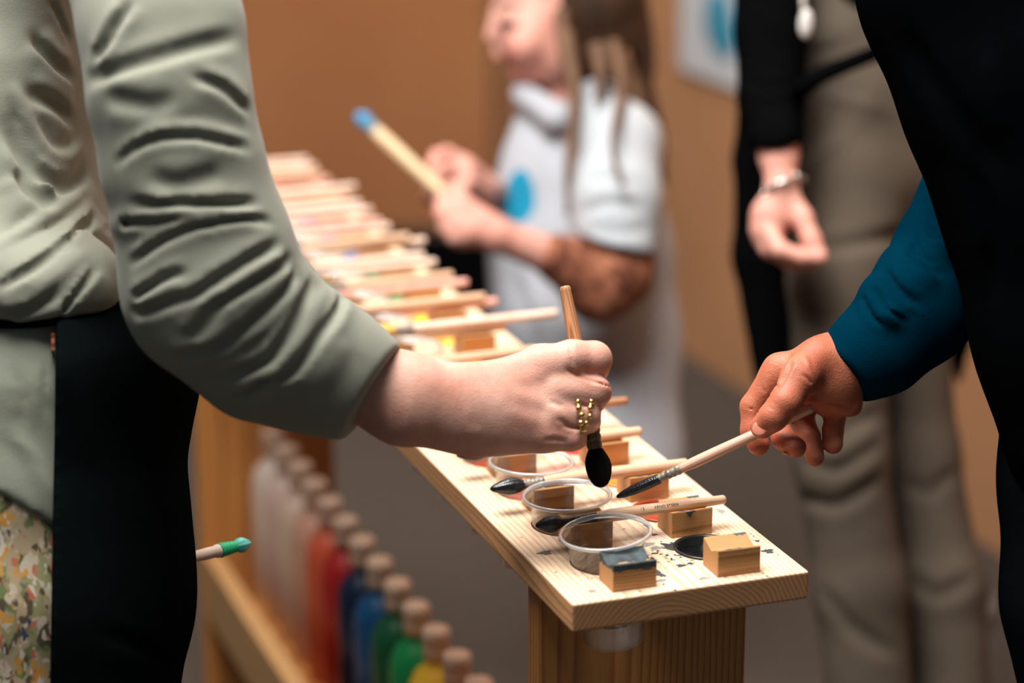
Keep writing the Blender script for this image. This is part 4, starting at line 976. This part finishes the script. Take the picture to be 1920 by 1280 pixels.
# far arm and hand
g.chain([(1030, 400, 3.24, 34), (965, 378, 3.17, 28), (905, 350, 3.03, 24)], k=.01)
g.chain([(905, 348, 3.03, 26), (868, 322, 3.0, 32)], k=.012, sq=(VIEW, .75))
g.chain([(862, 305, 3.0, 18), (838, 288, 2.99, 14), (818, 292, 2.97, 12), (808, 312, 2.96, 11)], k=.005)
g.chain([(850, 315, 3.0, 17), (826, 318, 2.97, 13), (818, 336, 2.96, 12)], k=.005)
g.chain([(855, 335, 3.0, 17), (820, 340, 3.0, 14), (806, 362, 3.0, 12)], k=.005)
g.chain([(850, 345, 3.02, 15), (818, 360, 3.02, 13), (800, 374, 3.01, 11)], k=.005)
g.chain([(882, 345, 2.98, 16), (858, 352, 2.95, 13), (842, 350, 2.94, 12)], k=.005)
g.chain([(1055, 190, 3.13, 50), (1085, 300, 3.14, 90), (1100, 600, 3.14, 110), (1115, 900, 3.13, 110)], k=.02, sq=(VIEW, .66)); g.chain([(1085, 250, 3.12, 50), (1150, 290, 3.02, 46), (1140, 500, 2.97, 44), (1110, 520, 2.96, 44)], k=.02); g.chain([(1060, 260, 3.16, 50), (1030, 400, 3.24, 34)], k=.02)
# legs under the smock
l1 = at(1080, 940, 3.1); l2 = at(1160, 940, 3.14)
for l in (l1, l2): g.cap(l, (l[0], l[1], .06), .05, .038, .01)
put('body', g, M_SKIN_C, pd, 1)
for l in (l1, l2):
    sh = Sculpt(.005); sh.cap((l[0], l[1], .03), (l[0] - .09, l[1] - .02, .028), .032, .03, .01); sh.half((0, 0, .001), (0, 0, -1)); put('shoe', sh, M_BLACK, pd)
ey = bmesh.new(); bmesh.ops.create_uvsphere(ey, u_segments=20, v_segments=12, radius=.0085, matrix=Matrix.Translation(Vector(at(950, 46, 3.035))) @ Matrix.Diagonal((1.2, .8, .6, 1)))
o = bm_obj('eye', ey, simple('eye_dark', srgb(70, 30, 26), .3), pd, True); o.data.transform(pd.matrix_basis.inverted())
eb = tube_bm([at(930, 16, 3.03), at(950, 8, 3.01), at(975, 14, 3.005)], [.002, .0032, .002], 8)
o = bm_obj('eyebrow', eb, M_HAIR, pd, True); o.data.transform(pd.matrix_basis.inverted())
sk = Sculpt(.0042)
sk.chain([(1072, 240, 3.12, 105), (1082, 330, 3.12, 145), (1090, 480, 3.12, 168), (1096, 640, 3.12, 176), (1108, 860, 3.12, 168), (1112, 960, 3.12, 166)], k=.02, sq=(VIEW, .66)); sk.half(at(0, 930, 3.0), (0, 0, -1), .003)
sk.chain([(985, 178, 3.09, 28), (1040, 220, 3.05, 26), (1100, 215, 3.08, 26), (1140, 190, 3.14, 26)], k=.012)
sk.cap(at(1042, 150, 3.10), at(1030, 235, 3.12), .036, .030, .006, cut=True)
sk.folds([([(1010, 300), (1000, 450), (1010, 560)], 14, .006), ([(960, 500), (1000, 640), (1000, 800)], 20, .007), ([(1120, 640), (1130, 760), (1120, 860)], 22, .007)])
put('smock', sk, smock_mat(Vector(at(973, 373, 3.05)) - pd.location, None, .021, .033), pd, 2, 'white smock with a printed blue blot')
ss = Sculpt(.004)
ss.chain([(1120, 215, 3.06, 66), (1165, 270, 3.0, 74), (1155, 380, 2.96, 84), (1152, 470, 2.95, 82)], k=.015)
q0, q1 = at(1085, 445, 2.9), at(1225, 482, 2.9); nv = np.cross(q1 - q0, VIEW + np.array([0, 0, .15])); nv = nv if nv[2] < 0 else -nv
ss.half(q0, nv, .004)
ss.folds([([(1090, 400), (1140, 380), (1200, 390)], 10, .007), ([(1100, 340), (1150, 330), (1205, 350)], 10, .006), ([(1110, 430), (1160, 440), (1215, 430)], 8, .004), ([(1165, 200), (1150, 260), (1160, 320)], 10, .004)])
put('smock_sleeve', ss, simple('white_cotton', srgb(186, 192, 198), .85, None, 20, .2, 300), pd, 2)
rs = Sculpt(.004)
rs.chain([(1158, 440, 2.97, 68), (1150, 510, 2.96, 72), (1120, 540, 2.95, 62), (1062, 492, 2.93, 46), (1040, 482, 2.925, 42)], k=.015)
rs.folds([([(1080, 480), (1110, 530), (1130, 580)], 8, .005), ([(1110, 470), (1150, 520), (1180, 570)], 8, .005), ([(1150, 470), (1190, 510)], 8, .004)])
put('undersleeve', rs, M_RUST, pd, 2, 'rust brown patterned sleeve')
hr = Sculpt(.0045)
hr.chain([(1085, -20, 3.13, 140), (1100, 20, 3.13, 118)], k=.02)
hr.chain([(1110, 20, 3.08, 84), (1130, 90, 3.10, 74), (1160, 160, 3.12, 48), (1185, 230, 3.14, 26)], k=.02)
hr.cap(at(930, 78, 3.0), at(985, 128, 3.0), .088, .080, .006, cut=True); hr.cap(at(900, 70, 3.14), at(960, 120, 3.14), .062, .06, .01, cut=True)
hr.folds([([(1060, -40), (1080, 60), (1085, 130)], 9, .005), ([(1110, -40), (1130, 60), (1140, 160)], 9, .006), ([(1160, -20), (1180, 60), (1180, 150)], 9, .006)])
put('hair', hr, M_HAIR, pd, 2, 'dark brown hair')
def lock(pts, rads, mat, label=None):
    P = [at(*p) for p in pts]; Q = []; R = []
    for i in range(len(P) - 1):
        for t in np.linspace(0, 1, 6, endpoint=False):
            Q.append(P[i] * (1 - t) + P[i + 1] * t); R.append(.68 * (rads[i] * (1 - t) + rads[i + 1] * t))
    Q.append(P[-1]); R.append(rads[-1]); Q = np.array(Q)
    for _ in range(4): Q[1:-1] = (Q[:-2] + Q[1:-1] * 2 + Q[2:]) / 4
    o = bm_obj('hair_lock', tube_bm(Q, R, 10), mat, pd, True); o.data.transform(pd.matrix_basis.inverted())
lock([(1062, 60, 3.02), (1078, 150, 3.0), (1074, 230, 2.97), (1066, 300, 2.95), (1064, 400, 2.94)], [.012, .013, .009, .008, .003], M_HAIR_L)
lock([(1050, 20, 3.03), (1062, 110, 3.01), (1082, 190, 2.99), (1072, 330, 2.94)], [.014, .014, .006, .002], M_HAIR_L)
lock([(1150, 80, 3.0), (1168, 170, 2.97), (1148, 260, 2.90), (1150, 300, 2.89), (1168, 345, 2.88)], [.012, .010, .006, .005, .003], M_HAIR_L)
lock([(1180, 60, 3.1), (1205, 160, 3.1), (1236, 250, 3.1), (1246, 345, 3.1)], [.026, .020, .012, .003], M_HAIR)
lock([(1160, 100, 3.02), (1195, 190, 3.02), (1226, 260, 3.02), (1225, 320, 3.02)], [.020, .014, .008, .003], M_HAIR_L)
lock([(1120, 90, 3.0), (1128, 150, 2.98), (1118, 190, 2.97)], [.020, .012, .004], M_HAIR_L)
lock([(1190, -20, 3.1), (1206, 60, 3.1), (1215, 130, 3.1), (1210, 190, 3.1)], [.02, .02, .016, .005], M_HAIR)
